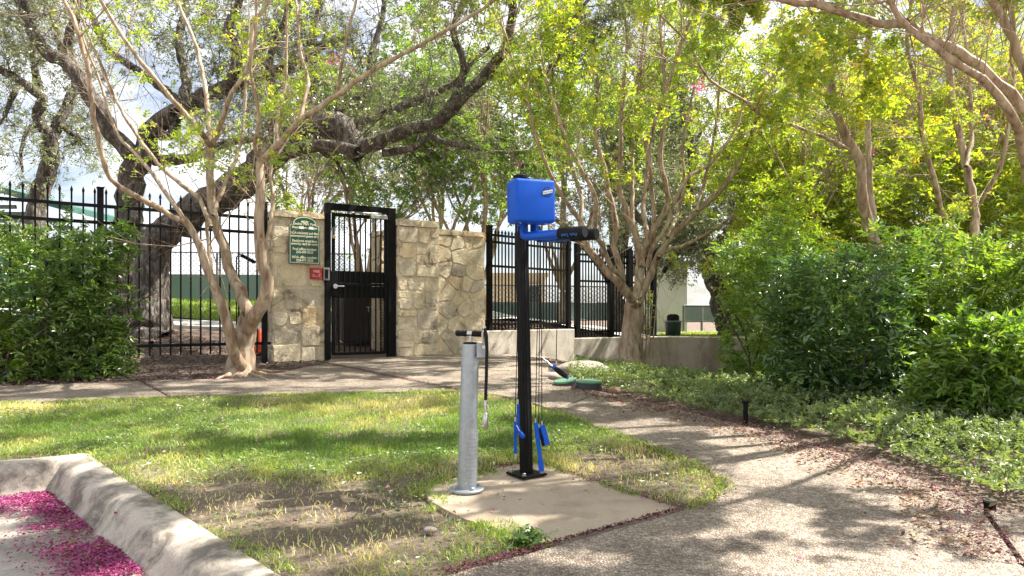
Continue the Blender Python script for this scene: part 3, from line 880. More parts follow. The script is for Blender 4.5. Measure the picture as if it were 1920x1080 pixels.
for i in range(9):
    o = put(bpy.data.objects.new('bar', bar_me), gate)
    o.location = ga + WU*(GW*(0.175+0.0795*i)) + UZ*0.337 + WNn*0.004
    o.rotation_euler = (0,0,math.atan2(WU.y, WU.x))
# expanded-metal mesh infill behind the bars
def wire_mesh(name, o, u, n, w, h, pitch, wire, mat, parent):
    V = []; Fc = []
    def strip(p, q):
        p = Vector((p[0],p[1])); q = Vector((q[0],q[1]))
        d = (q-p).normalized(); s = Vector((-d.y, d.x))*wire/2
        k = len(V)
        for e in (p-s, q-s, q+s, p+s): V.append(o + u*e.x + UZ*e.y)
        Fc.append((k,k+1,k+2,k+3))
    c = -h
    while c < w:
        for sgn in (1,-1):
            x0, y0 = max(c,0), max(-c,0); L = min(w-x0, h-y0)
            if L > 0.01:
                p, q = (x0,y0), (x0+L,y0+L)
                if sgn < 0: p, q = (w-p[0],p[1]), (w-q[0],q[1])
                strip(p, q)
        c += pitch
    m = MB(); m.add(V, Fc)
    return m.build(name, mat, parent)
wire_mesh('mesh_infill', ga + WU*(GW*0.116) + UZ*0.335 - WNn*0.022, WU, WNn, GW*0.748, 0.74, 0.042, 0.005, M['black_paint'], gate)
wire_mesh('mesh_infill', ga + WU*(GW*0.116) + UZ*1.455 - WNn*0.022, WU, WNn, GW*0.16, 0.74, 0.042, 0.004, M['black_paint'], gate)
hl = ga + WU*(GW*0.10) + UZ*1.235 + WNn*0.02
m = MB(); m.tube([hl, hl+WNn*0.05], 0.032, 14); m.tube([hl+WNn*0.042, hl+WNn*0.047+WU*0.12], 0.011, 10)
m.build('lever_handle', M['steel'], gate, sm=True, edge=True)
gbar('lock_case', 0.05, 0.15, 1.10, 1.44, 0.06, 0.0, 'black_paint')
cl = ga + WU*(GW*0.76) + UZ*2.215 + WNn*0.05
m = MB(); m.box(cl, (0.25,0.05,0.055), M=R_W); m.build('closer_body', M['steel_dull'], gate, bevel=0.006)
m = MB(); m.tube([cl+UZ*0.05+WU*0.02, cl-WU*0.42+UZ*0.03+WNn*0.03], 0.012, 8); m.tube([cl+UZ*0.03+WU*0.02, cl+UZ*0.06+WU*0.02], 0.02, 10); m.build('closer_arm', M['steel_dull'], gate)
pdl = ga + WU*(GW*0.085) + UZ*1.90 + WNn*0.04
padlock = thing('padlock', 'brass padlock hanging on the gate frame', 'padlock', pdl-UZ*0.03)
MB().box(pdl, (0.045,0.025,0.04), M=R_W).build('body', M['brass'], padlock, bevel=0.004)
m = MB(); m.tube([pdl+WU*0.014+UZ*0.02, pdl+WU*0.014+UZ*0.12, pdl+UZ*0.135, pdl-WU*0.014+UZ*0.12, pdl-WU*0.014+UZ*0.02], 0.005, 8); m.build('shackle', M['steel'], padlock)

# ---- inside the gate: brown equipment bin
bc = PX(674, 600, 11.0); bc.z = 0
zb_ = gzf(bc.x, bc.y)
eb = thing('equipment_bin', 'dark brown equipment bin standing inside behind the gate', 'bin', (bc.x, bc.y, zb_))
m = MB(); m.box((bc.x, bc.y, zb_+0.46), (0.56,0.5,0.90), rz=0.35); m.build('body', M['brown_bin'], eb, bevel=0.03)
m = MB(); m.box((bc.x, bc.y, zb_+0.945), (0.60,0.54,0.06), rz=0.35); m.build('lid', M['brown_bin'], eb, bevel=0.02)
RB = Matrix.Rotation(0.35, 3, 'Z')
fr = Vector((bc.x,bc.y,zb_)) + RB @ Vector((0.13,-0.252,0.52))
text_mesh('lettering', 'Tr', 0.12, M['white_print'], eb, fr, RB @ Vector((1,0,0)), UZ, RB @ Vector((0,-1,0)))
m = MB(); m.tube([Vector((bc.x-0.36,bc.y-0.1,zb_)), Vector((bc.x-0.36,bc.y-0.1,zb_+0.85))], 0.06, 16)
gp = m.build('conduit_post', M['grey_metal'], None, sm=True, edge=True)
tag(gp, 'short grey round post left of the brown bin', 'post')
# inner pillar seen through the gate
masonry('stone_pillar', 'inner limestone pillar seen through the right of the gate', (-1.98,10.42), (-1.56,10.70), 0.30, 2.12, 0.36, 0.09, 77, cell=0.26, capn=1)

# ---- fences
def fence(name, label, a, b, rails, zbase, ztop, pitch, posts, psize=0.06, post_top=0.08, skip=0.05, pick=0.018, foot=None):
    a = Vector((a[0],a[1],0)); b = Vector((b[0],b[1],0)); u = (b-a).normalized(); n = Vector((u.y,-u.x,0)); w = (b-a).length
    t = thing(name, label, 'fence', (a+b)/2 + UZ*zbase)
    R = Matrix((u,-n,UZ)).transposed(); ang = math.atan2(u.y,u.x)
    for z in rails:
        MB().box(a+u*w/2+UZ*z, (w,0.034,0.036), M=R).build('rail', M['black_paint'], t)
    pm = picket_mesh(ztop-zbase, pick).mesh('picket', M['black_paint'])
    k = int(w/pitch); off = (w-(k-1)*pitch)/2
    for i in range(k):
        s = off+i*pitch
        if any(abs(s-q*w) < skip for q in posts): continue
        o = put(bpy.data.objects.new('picket', pm), t)
        o.location = a+u*s+UZ*zbase; o.rotation_euler = (0,0,ang)
    for q in posts:
        p = a+u*(q*w); g = gzf(p.x,p.y)-0.15 if foot is None else foot
        m = MB(); h = ztop+post_top-g
        m.box(p+UZ*(g+h/2), (psize,psize,h), M=R); m.box(p+UZ*(g+h+0.008), (psize+0.012,psize+0.012,0.016), M=R)
        m.build('post', M['black_paint'], t, bevel=0.003)
    return t
# left fence: rails at pixel rows measured at its two ends
fence('iron_fence', 'black iron picket fence left of the gate behind the crape myrtle', (-7.4,6.11), (-3.14,9.02), [0.48, 1.905, 2.095], 0.36, 2.235, 0.112, [0.02, 0.63, 0.985], 0.065, 0.06)
fence('iron_fence', 'black iron picket fence on the tall retaining wall behind the repair stand', (-0.40,10.86), (1.04,12.25), [0.70, 1.62, 2.00, 2.11], 0.60, 2.14, 0.074, [0.03, 0.965], 0.075, 0.10, foot=0.55)
fence('iron_fence', 'black iron picket fence stepping down behind the middle crape myrtle', (1.12,12.26), (2.72,13.22), [0.55, 1.45, 1.80, 1.92], 0.46, 2.00, 0.064, [0.02, 0.42, 0.66, 0.985], 0.085, 0.10, foot=0.38)

# ---- retaining walls
def ret_wall(label, pts, zt, zb, thick, seed):
    """concrete wall along points, with rounded arris"""
    V = []; prof = [(0,zb),(0,zt-0.012),(0.012,zt),(thick-0.012,zt),(thick,zt-0.012),(thick,zb)]
    dense = []
    for i in range(len(pts)-1):
        p, q = Vector((pts[i][0],pts[i][1],0)), Vector((pts[i+1][0],pts[i+1][1],0))
        k = max(1, int((q-p).length/0.12))
        dense += [(p.lerp(q, j/k)) for j in range(k)]
    dense.append(Vector((pts[-1][0],pts[-1][1],0)))
    n = len(dense)
    for i, p in enumerate(dense):
        d = (dense[min(i+1,n-1)]-dense[max(i-1,0)]).normalized(); nn = Vector((-d.y,d.x,0))
        for a, z in prof:
            w = (float(fbm(p.x*2+a, p.y*2+z, 4, seed))-0.5)*0.012
            V.append(p + nn*(a+w) + UZ*(z+w*0.5))
    m = len(prof)
    Fq = [(i*m+k, i*m+k+1, (i+1)*m+k+1, (i+1)*m+k) for i in range(n-1) for k in range(m-1)] + [tuple(range(m)), tuple((n-1)*m+k for k in reversed(range(m)))]
    me = bpy.data.meshes.new('retaining_wall'); me.from_pydata([tuple(v) for v in V], [], Fq); me.update()
    bm = bmesh.new(); bm.from_mesh(me); bmesh.ops.recalc_face_normals(bm, faces=bm.faces); bm.to_mesh(me); bm.free()
    me.materials.append(M['wall_concrete'])
    o = put(bpy.data.objects.new('retaining_wall', me), None)
    return tag(o, label, 'wall')
ret_wall('taller grey concrete retaining wall beside the stone wall', [(-0.395,10.70),(1.09,12.10)], 0.60, -0.45, 0.22, 3)
ret_wall('lower concrete retaining wall curving behind the crape myrtle trunk', [(1.10,12.105),(2.0,12.70),(2.6,12.95),(3.1,12.92),(3.9,12.5),(5.2,11.8),(6.8,11.0)], 0.44, -0.45, 0.22, 4)

# =================================================================== REPAIR STAND
base = GP(987, 894); B0 = Vector((base[0], base[1], gzf(*base)+0.010))
stand = thing('bike_repair_stand', 'public bike repair stand, black post with blue tool box and hanger arms', 'repair stand', B0)
top = PX(976, 333, B0.y + 0.0)
ax = (top-B0).normalized()
RZ = 0.40                                     # turn of the stand
RP = ax.to_track_quat('Z','Y').to_matrix()
q = Vector((0,0,1)).rotation_difference(ax).to_matrix()
RS = q @ Matrix.Rotation(0.62, 3, 'Z')
H = (top-B0).length
m = MB(); m.box(B0+ax*(H/2+0.006), (0.053,0.053,H-0.012), M=RS); post = m.build('post', M['black_paint'], stand, bevel=0.006)
m = MB(); m.lathe([(0.030,0),(0.037,0.004),(0.037,0.016),(0.030,0.022)], top-ax*0.008, 20, q); m.build('post_cap', M['black_rubber'], stand)
RPl = Matrix.Rotation(0.62, 3, 'Z')
m = MB(); m.box(B0+UZ*0.007, (0.155,0.155,0.012), M=RPl); plate = m.build('base_plate', M['black_paint'], stand, bevel=0.003)
for sx in (-1,1):
    for sy in (-1,1):
        p = B0 + RPl @ Vector((0.056*sx, 0.056*sy, 0.013))
        m = MB(); m.lathe([(0.014,0),(0.014,0.003),(0.009,0.0035),(0.009,0.012),(0.006,0.015)], p, 12); m.build('bolt', M['steel'], stand, sm=True, edge=True)
# weld groove of the post: a narrow slot strip
m = MB(); m.box(B0+ax*(H*0.42)+RS @ Vector((0.0,-0.0270,0)), (0.010,0.003,H*0.8), M=RS); m.build('slot', M['black_rubber'], stand)
# tool box cover
bu = Vector((0.92,0.392,0)).normalized(); bn = Vector((0.392,-0.92,0)).normalized()
bx_c = PX(996, 379, 3.53)
BW, BD, BH = 0.222, 0.125, 0.218
R_B = q @ Matrix((bu,-bn,UZ)).transposed()
bm = bmesh.new(); bmesh.ops.create_cube(bm, size=1.0)
for v in bm.verts: v.co = Vector((v.co.x*BW, v.co.y*BD, v.co.z*BH))
bmesh.ops.bevel(bm, geom=bm.edges[:], offset=0.017, segments=4, profile=0.5, affect='EDGES')
for v in bm.verts: v.co = bx_c - bn*(BD/2-0.06) + R_B @ v.co
me = bpy.data.meshes.new('tool_box'); bm.to_mesh(me); bm.free(); smooth(me); me.materials.append(M['blue_plastic'])
tbx = put(bpy.data.objects.new('tool_box', me), stand)
R3 = R_B
fu, fv, fn = R3 @ Vector((1,0,0)), R3 @ Vector((0,0,1)), R3 @ Vector((0,-1,0))
fc = bx_c - bn*(BD/2-0.06) + fn*(BD/2)
lg = fc + fu*0.063 + fv*0.044
disc = lambda r, k=28: [(r*math.cos(2*math.pi*i/k), r*math.sin(2*math.pi*i/k)) for i in range(k)]
MB().prism(disc(0.0265), lg-fn*0.0005, fu, fv, fn, 0.0016).build('emblem_ring', M['navy_print'], tbx)
MB().prism(disc(0.0225), lg+fn*0.0012, fu, fv, fn, 0.0012).build('emblem_disc', M['blue_plastic'], tbx)
ca, sa = math.cos(0.22), math.sin(0.22)
eu = fu*ca+fv*sa; ev = fv*ca-fu*sa
MB().prism([(-0.033,-0.010),(0.026,-0.010),(0.033,0.010),(-0.026,0.010)], lg+fn*0.0025, eu, ev, fn, 0.0012).build('emblem_banner_edge', M['navy_print'], tbx)
MB().prism([(-0.030,-0.008),(0.0245,-0.008),(0.030,0.008),(-0.0245,0.008)], lg+fn*0.0038, eu, ev, fn, 0.001).build('emblem_banner', M['white_print'], tbx)
text_mesh('lettering', 'Park Tool', 0.0145, M['navy_print'], tbx, lg+fn*0.0052, eu, ev, fn, 0.0006, squeeze=0.85)
for fz in (-0.045, 0.06):
    p = fc - fu*(BW/2-0.001) - fn*0.085 + fv*fz
    m = MB(); m.tube([p, p-fu*0.004], 0.004, 8); m.build('rivet', M['navy_print'], tbx)
# back shell seam and lid screws
sm_ = MB(); oc = bx_c - bn*(BD/2-0.06)
for su in (-1, 1):
    sm_.box(oc + fu*(su*(BW/2)) - fn*0.030, (0.0016, 0.0022, BH-0.036), M=R_B)
for sv in (-1, 1):
    sm_.box(oc + fv*(sv*(BH/2)) - fn*0.030, (BW-0.036, 0.0022, 0.0016), M=R_B)
sm_.build('seam', M['navy_print'], tbx)
for su in (-0.07, 0.07):
    p = oc + fu*su - fv*(BH/2-0.0005) + fn*0.02
    m = MB(); m.tube([p, p-fv*0.004], 0.006, 8); m.build('screw', M['steel'], tbx)
# arms
au = Vector((0.8,-0.6,0)); av = Vector((0.6,0.8,0))
def arm(start, L, bend):
    pts = [start+UZ*0.055]
    c = start + au*bend
    for i in range(1, 9):
        a = math.pi/2*i/8
        pts.append(start + au*(bend*(1-math.cos(a))) + UZ*(0.02 - bend*math.sin(a)))
    pts.append(start + au*L + UZ*(0.02-bend))
    m = MB(); m.tube(pts, 0.0235, 18); a_ = m.build('hanger_arm', M['blue_paint'], stand, sm=True, edge=True)
    g0 = start + au*(L-0.135) + UZ*(0.02-bend); g1 = start + au*(L+0.012) + UZ*(0.02-bend)
    m = MB(); m.tube([g0, g0+au*0.004, g1-au*0.005, g1], [0.027,0.0295,0.0295,0.027], 22); g = m.build('grip', M['black_rubber'], a_, sm=True, edge=True)
    return a_, g, g0, g1
a1s = Vector((0.050, 3.565, 1.275))
a1, g1_, p0, p1 = arm(a1s, 0.365, 0.045)
gdir = (-av)                                    # face of the grip towards the viewer
tn = (gdir*0.94 + UZ*-0.34).normalized(); tv = au.cross(tn).normalized()
text_mesh('lettering', 'Park Tool', 0.022, M['blue_print'], g1_, (p0+p1)/2 + tn*0.0296 - UZ*0.002, -au, -(tn.cross(-au)).normalized()*-1, tn, 0.0008)
a2, g2_, _, _ = arm(a1s + av*0.115, 0.365, 0.045)
m = MB(); m.lathe([(0.032,0),(0.032,0.012),(0.026,0.016)], a1s+av*0.115-UZ*0.004, 18); m.build('collar', M['blue_paint'], a2, sm=True, edge=True)

# ---- tethered tools (each hangs on its own cable: a thing of its own)
def cable(par, pts, r=0.0021):
    m = MB(); m.tube(pts, r, 6); return m.build('tether_cable', M['black_rubber'], par)
def ferrule(par, p, h=0.022):
    m = MB(); m.tube([p, p+UZ*h], 0.0042, 10); return m.build('ferrule', M['steel'], par)
hang = lambda px, Y=3.56: PX(px, 424, Y)
# screwdriver on the long free cable
Ys = 3.50
att = PX(1043, 683, Ys)
sdv = thing('screwdriver', 'black and blue screwdriver dangling on the long free cable', 'screwdriver', att)
dv = (PX(1067,708,Ys-0.02)-PX(1016,670,Ys+0.02)).normalized(); col = PX(1036, 687, Ys)
m = MB(); m.tube([PX(1016,670,Ys+0.02), col], 0.0034, 8); m.build('blade', M['steel'], sdv)
m = MB(); m.tube([col, col+dv*0.012, col+dv*0.016], [0.010,0.013,0.010], 12); m.build('collar', M['blue_plastic'], sdv)
m = MB(); m.tube([col+dv*0.016, col+dv*0.03, col+dv*0.055, col+dv*0.085, col+dv*0.092], [0.010,0.0135,0.015,0.0125,0.009], 12); m.build('handle', M['black_rubber'], sdv, sm=True)
m = MB(); m.tube([col+dv*0.092, col+dv*0.10], [0.009,0.008], 12); m.build('end_cap', M['blue_plastic'], sdv)
ferrule(sdv, att-UZ*0.004); cable(sdv, [att+UZ*0.01, PX(1045,560,Ys+0.02), PX(1046,432,Ys)])
# flat blue tools
def flat_tool(name, label, p, q, w0, w1, th, col, toppx, catg, tipmat=None):
    t = thing(name, label, catg, q)
    d = (p-q); L = d.length; d.normalize()
    u = d; n = Vector((0.3,-0.95,0.0)); n = (n - u*n.dot(u)).normalized(); s = u.cross(n)
    poly = [(0,-w1/2),(0.02,-w1*0.52),(L*0.3,-w0*0.45),(L*0.75,-w0/2),(L-0.006,-w0/2),(L,-w0*0.3),(L,w0*0.3),(L-0.006,w0/2),(L*0.75,w0/2),(L*0.3,w0*0.45),(0.02,w1*0.52),(0,w1/2)]
    m = MB(); m.prism(poly, q, u, n.cross(u)*1.0, n, th, bev=0.002); m.build('body', col, t)
    if tipmat:
        m = MB(); m.prism([(-0.028,-w1*0.3),(0.002,-w1*0.4),(0.002,w1*0.4),(-0.028,w1*0.3)], q+n*th*0.3, u, n.cross(u), n, th*0.4); m.build('tip', tipmat, t)
    ferrule(t, p); cable(t, [p+UZ*0.012, hang(toppx, p.y)*0.5+(p+UZ*0.012)*0.5 + Vector((0.004,0,0)), hang(toppx, p.y)])
    return t
flat_tool('tyre_lever', 'long blue tyre lever hanging right of the post', PX(1004,792,3.50), PX(1015,884,3.48), 0.020, 0.026, 0.010, M['blue_plastic'], 1008, 'tyre lever')
flat_tool('wrench', 'short blue folding wrench holder hanging rightmost beside the lever', PX(1016,797,3.49), PX(1026,834,3.48), 0.026, 0.026, 0.012, M['blue_plastic'], 1012, 'wrench')
flat_tool('multi_tool', 'blue and black tool tucked between lever and wrench holder', PX(1010,803,3.515), PX(1021,836,3.50), 0.024, 0.024, 0.012, M['black_rubber'], 1010, 'tool')
flat_tool('cone_wrench', 'slim blue lever with steel tip hanging at the left front of the post', PX(966,790,3.50), PX(966,850,3.50), 0.015, 0.014, 0.008, M['blue_plastic'], 972, 'wrench', M['steel'])
flat_tool('hex_wrench', 'blue wrench hanging closest to the left face of the post', PX(971,757,3.53), PX(972,812,3.53), 0.014, 0.016, 0.009, M['blue_plastic'], 973, 'wrench')
t = thing('awl', 'small round handled driver resting against the post', 'driver', PX(978,815,3.49))
d = (PX(983,823,3.47)-PX(966,793,3.50)).normalized(); c0 = PX(974,808,3.485)
m = MB(); m.tube([PX(966,793,3.50), c0], 0.003, 8); m.build('blade', M['steel'], t)
m = MB(); m.tube([c0, c0+d*0.012, c0+d*0.03, c0+d*0.042], [0.007,0.010,0.013,0.007], 12); m.build('handle', M['blue_plastic'], t, sm=True)
cable(t, [PX(975,798,3.49), PX(973,620,3.50), hang(974,3.50)])

# =================================================================== PUMP
pb = GP(875, 923); P0 = Vector((pb[0], pb[1], gzf(*pb)+0.010))
pump = thing('bicycle_pump', 'galvanised steel floor pump with black handle on the pad', 'pump', P0)
ptop = PX(882, 645, P0.y); pa = (ptop-P0).normalized(); PH = (ptop-P0).length
qp = Vector((0,0,1)).rotation_difference(pa).to_matrix()
m = MB(); m.lathe([(0.0455,0.012),(0.0455,0.014),(0.0440,PH*0.4),(0.0415,PH-0.003),(0.039,PH)], P0, 32, qp); m.build('barrel', M['galvanised'], pump, sm=True, edge=True)
m = MB(); m.lathe([(0.083,0.0),(0.084,0.002),(0.084,0.010),(0.081,0.013)], P0, 40); fl = m.build('base_flange', M['galvanised'], pump, sm=True, edge=True)
for i in range(4):
    a = 0.5+i*math.pi/2; p = P0+Vector((0.064*math.cos(a),0.064*math.sin(a),0.0125))
    m = MB(); m.lathe([(0.012,0),(0.012,0.003),(0.008,0.0035),(0.008,0.011),(0.005,0.014)], p, 10); m.build('bolt', M['galvanised'], fl, sm=True, edge=True)
m = MB(); m.lathe([(0.033,0),(0.036,0.004),(0.030,0.010),(0.016,0.012)], ptop-pa*0.002, 20, qp); m.build('end_cap', M['black_rubber'], pump, sm=True, edge=True)
m = MB(); m.tube([ptop+pa*0.004, ptop+pa*0.055], 0.0085, 14); m.build('piston_rod', M['steel'], pump, sm=True, edge=True)
hc = ptop+pa*0.050 - Vector((0.004,0,0)); hd = Vector((0.97,-0.22,-0.035)).normalized()
m = MB(); m.tube([hc-hd*0.012, hc+hd*0.012], 0.0125, 14); hnd = m.build('handle_hub', M['steel'], pump, sm=True, edge=True)
for s in (-1,1):
    m = MB(); pts = [hc+hd*(s*0.011), hc+hd*(s*0.020), hc+hd*(s*0.045), hc+hd*(s*0.064), hc+hd*(s*0.070)]
    m.tube(pts, [0.012,0.0145,0.0135,0.0155,0.012], 16); m.build('grip', M['black_rubber'], pump, sm=True, edge=True)
# perforated foot shield, wrapped on the lower front right of the barrel
def around(ang, z, r): return P0 + qp @ Vector((r*math.cos(ang), r*math.sin(ang), z))
A0, A1, z0, z1 = -1.75, -0.05, 0.035, 0.285
V = []; fs = []; kA, kz = 14, 2
for zi in range(kz):
    for ai in range(kA):
        a = A0+(A1-A0)*ai/(kA-1); z = z0+(z1-z0)*zi/(kz-1)
        V += [around(a,z,0.0470), around(a,z,0.0492)]
for ai in range(kA-1):
    b = 2*ai; c = 2*kA
    fs += [(b+1,b+3,c+b+3,c+b+1), (b,c+b,c+b+2,b+2), (b,b+2,b+3,b+1), (c+b,c+b+1,c+b+3,c+b+2)]
fs += [(0,1,2*kA+1,2*kA), (2*kA-2, 4*kA-2, 4*kA-1, 2*kA-1)]
m = MB(); m.add(V, fs); sh_ = m.build('foot_shield', M['galvanised'], pump, sm=True, edge=True)
m = MB()
for zi in range(13):
    for ai in range(6):
        a = A0+0.16+(A1-A0-0.3)*(ai+0.25*(zi%2))/5.4; z = z0+0.014+(z1-z0-0.028)*zi/12
        c = around(a,z,0.0493); n = (qp @ Vector((math.cos(a),math.sin(a),0))).normalized(); t_ = UZ.cross(n).normalized()
        m.prism([(0.0021*math.cos(k*math.pi/3),0.0021*math.sin(k*math.pi/3)) for k in range(6)], c, t_, n.cross(t_), n, 0.0007)
o = m.build('perforation', M['grey_metal'], sh_); o['kind'] = 'stuff'
for z in (z0+0.01, z1-0.012):
    a = A0+0.18; c = around(a,z,0.049); n = (qp @ Vector((math.cos(a),math.sin(a),0))).normalized()
    m = MB(); m.tube([c, c+n*0.004], [0.006,0.004], 10); m.build('screw', M['steel'], sh_)
# hose bracket, fitting, hose, chuck
bk = ptop + Vector((0.045,-0.01,-0.028))
m = MB(); m.box(bk, (0.006,0.05,0.07), rz=0.5); m.box(bk+Vector((0.008,-0.028,0)), (0.042,0.005,0.07), rz=0.2); br = m.build('hose_bracket', M['galvanised'], pump, bevel=0.001)
fp = bk + Vector((0.022,-0.035,0.015))
m = MB(); m.tube([fp+Vector((0,0.01,0)), fp-Vector((0,0.012,0))], 0.009, 10); m.tube([fp, PX(905,626,3.27), PX(908,612,3.27), PX(911,614,3.27)], 0.007, 10); m.build('hose_fitting', M['steel'], pump, sm=True, edge=True)
hp = [PX(905,618,3.272), PX(909,617,3.268), PX(912,628,3.262), PX(913,655,3.258), PX(912,705,3.255), PX(910.5,752,3.25)]
m = MB(); m.tube(hp, 0.0078, 12); m.build('hose', M['black_rubber'], pump, sm=True, edge=True)
e0 = PX(910.2,750,3.25)
m = MB(); m.tube([e0, e0-UZ*0.028, e0-UZ*0.030, e0-UZ*0.062], [0.0085,0.0085,0.006,0.006], 12); m.build('crimp_sleeve', M['steel'], pump, sm=True, edge=True)
m = MB(); m.tube([e0-UZ*0.060, e0-UZ*0.066, e0-UZ*0.125, e0-UZ*0.135+Vector((-0.004,0,0))], [0.007,0.0115,0.0125,0.008], 12); m.tube([e0-UZ*0.125, e0-UZ*0.122+Vector((-0.02,-0.01,0))], [0.008,0.006], 10); m.build('air_chuck', M['steel'], pump, sm=True, edge=True)

# =================================================================== SMALL THINGS IN THE BEDS
def on(px, py): 
    g = GP(px, py); return Vector((g[0], g[1], gzf(*g)))
def lid(label, px, py, r, h, tilt, col_top, zs=0.0):
    p = on(px, py)+UZ*zs; t = thing('valve_cover', label, 'cover', p)
    R = Matrix.Rotation(tilt[0], 3, 'X') @ Matrix.Rotation(tilt[1], 3, 'Y')
    m = MB(); m.lathe([(r*1.04,-0.04),(r*1.0,0.02),(r*0.98,h*0.5),(r*1.0,h*0.52),(r*0.98,h-0.012)], p, 28, R); m.build('riser', M['dark_plastic'], t, sm=True, edge=True)
    m = MB(); m.lathe([(r*0.99,h-0.011),(r*1.01,h-0.005),(r*0.99,h+0.006),(r*0.90,h+0.009),(r*0.88,h+0.005),(0.02,h+0.007)], p, 28, R); m.build('lid', col_top, t, sm=True, edge=True)
lid('tilted round green valve cover nearest the boulder', 1061, 722, 0.115, 0.05, (0.10,-0.16), M['green_plastic'])
lid('upright round green valve cover at the path edge', 1104, 728, 0.125, 0.07, (0.03,0.02), M['green_plastic'])
lid('low green valve cover half hidden in the ground cover', 1262, 724, 0.10, 0.05, (0.02,0.0), M['green_plastic'], 0.02)

def rock(name, label, p, s, mat, seed, rz=0):
    bm = bmesh.new(); bmesh.ops.create_icosphere(bm, subdivisions=3, radius=1.0)
    R = Matrix.Rotation(rz, 3, 'Z')
    for v in bm.verts:
        d = v.co.copy()
        k = 1 + 0.35*(float(fbm(d.x*1.0+d.z*0.6+5, d.y-d.z*0.4+3, 1.4, seed))-0.5) + 0.12*(float(fbm(d.x+9, d.y+d.z, 4, seed))-0.5)
        v.co = p + R @ Vector((d.x*s[0]*k, d.y*s[1]*k, d.z*s[2]*k))
    me = bpy.data.meshes.new(name); bm.to_mesh(me); bm.free(); smooth(me); me.materials.append(mat)
    return tag(put(bpy.data.objects.new(name, me), None), label, 'rock')
rock('boulder', 'flat grey boulder beside the path below the retaining wall', on(1090,697)+UZ*0.0, (0.36,0.24,0.13), M['rock'], 3, 0.25)
rock('stone_lump', 'small grey stone lump left of the boulder', on(1035,706)+UZ*0.0, (0.14,0.10,0.05), M['rock'], 9)
rock('cobble', 'small round brown rock next to the upright valve cover', on(1152,737)+UZ*0.02, (0.055,0.05,0.045), M['brown_rock'], 5)
rock('cobble', 'thumb sized tan stone on the dry lawn patch', on(806,998)+UZ*0.01, (0.028,0.02,0.012), M['rock'], 6)

p = on(1398, 791); t = thing('path_light', 'short black bollard path light beside the ground cover', 'path light', p)
m = MB(); m.lathe([(0.018,-0.05),(0.017,0.0),(0.017,0.135)], p, 16); m.build('stem', M['black_paint'], t, sm=True, edge=True)
m = MB(); m.lathe([(0.018,0.135),(0.026,0.139),(0.027,0.150),(0.020,0.156)], p, 16); m.build('cap', M['black_paint'], t, sm=True, edge=True)
p = on(1856, 952); t = thing('well_light', 'small black well light low at the right path edge', 'light', p)
m = MB(); m.lathe([(0.024,-0.04),(0.024,0.018),(0.028,0.020),(0.028,0.028),(0.022,0.030)], p, 16); m.build('body', M['black_paint'], t, sm=True, edge=True)
m = MB(); m.lathe([(0.019,0.030),(0.019,0.032)], p, 16); m.build('lens', M['window_glass'], t)
p = on(283, 672); p = Vector((p.x, p.y, gzf(p.x,p.y))); t = thing('well_light', 'small black uplight on the mulch in front of the fence', 'light', p)
m = MB(); m.lathe([(0.02,-0.05),(0.02,0.02),(0.035,0.03),(0.037,0.075),(0.030,0.078)], p, 14); m.build('body', M['black_paint'], t, sm=True, edge=True)
m = MB(); m.lathe([(0.027,0.078),(0.027,0.081)], p, 14); m.build('lens', M['window_glass'], t)
p = on(228, 676); t = thing('garden_stake', 'thin dark stake beside the left shrub', 'stake', p)
m = MB(); m.box(p+UZ*0.12, (0.022,0.022,0.32)); m.box(p+UZ*0.285, (0.028,0.028,0.012)); m.build('rod', M['black_paint'], t, bevel=0.003)
# floodlight standing behind the fence
fb = PX(456, 480, 9.35); gfl = gzf(fb.x, fb.y); t = thing('flood_light', 'slim black flood light bracketed on the left fence', 'flood light', (fb.x,fb.y,gfl))
m = MB(); m.tube([Vector((fb.x-0.09,fb.y,1.42)), Vector((fb.x-0.09,fb.y,1.62)), Vector((fb.x-0.05,fb.y-0.02,1.66)), Vector((fb.x+0.02,fb.y-0.03,1.65))], 0.010, 8); m.tube([Vector((fb.x-0.09,fb.y,gfl-0.05)), Vector((fb.x-0.09,fb.y,1.45))], 0.008, 8); m.build('bracket', M['black_paint'], t)
m = MB(); m.box((fb.x+0.08,fb.y-0.03,1.60), (0.20,0.09,0.04), M=Matrix.Rotation(0.5,3,'Y')); m.build('head', M['black_paint'], t, bevel=0.006)
# orange cone behind the fence
cp = PX(487, 660, 9.55); cg = gzf(cp.x, cp.y); t = thing('traffic_cone', 'orange plastic cone half hidden behind the left pillar', 'cone', (cp.x,cp.y,cg))
m = MB(); m.box((cp.x,cp.y,cg+0.015), (0.20,0.20,0.03)); m.build('base', M['cone_orange'], t, bevel=0.01)
m = MB(); m.lathe([(0.075,0.03),(0.055,0.13),(0.022,0.31),(0.016,0.325)], (cp.x,cp.y,cg), 18); m.build('cone', M['cone_orange'], t, sm=True, edge=True)

# =================================================================== BACKGROUND BUILDINGS
# litter bin on the far turf
wp = PX(1262, 618, 17.0); g = gzf(wp.x, wp.y); t = thing('litter_bin', 'dark green litter bin with domed lid on the far turf', 'bin', (wp.x,wp.y,g))
m = MB(); m.lathe([(0.165,0),(0.18,0.05),(0.20,0.33),(0.20,0.36)], (wp.x,wp.y,g), 20); m.build('body', M['bin_green'], t, sm=True, edge=True)
m = MB(); m.lathe([(0.215,0.36),(0.215,0.39),(0.19,0.40)], (wp.x,wp.y,g), 20); m.build('rim', M['grey_metal'], t, sm=True, edge=True)
m = MB(); m.lathe([(0.15,0.40),(0.15,0.50),(0.12,0.54),(0.05,0.56)], (wp.x,wp.y,g), 20); m.build('dome_lid', M['black_rubber'], t, sm=True, edge=True)

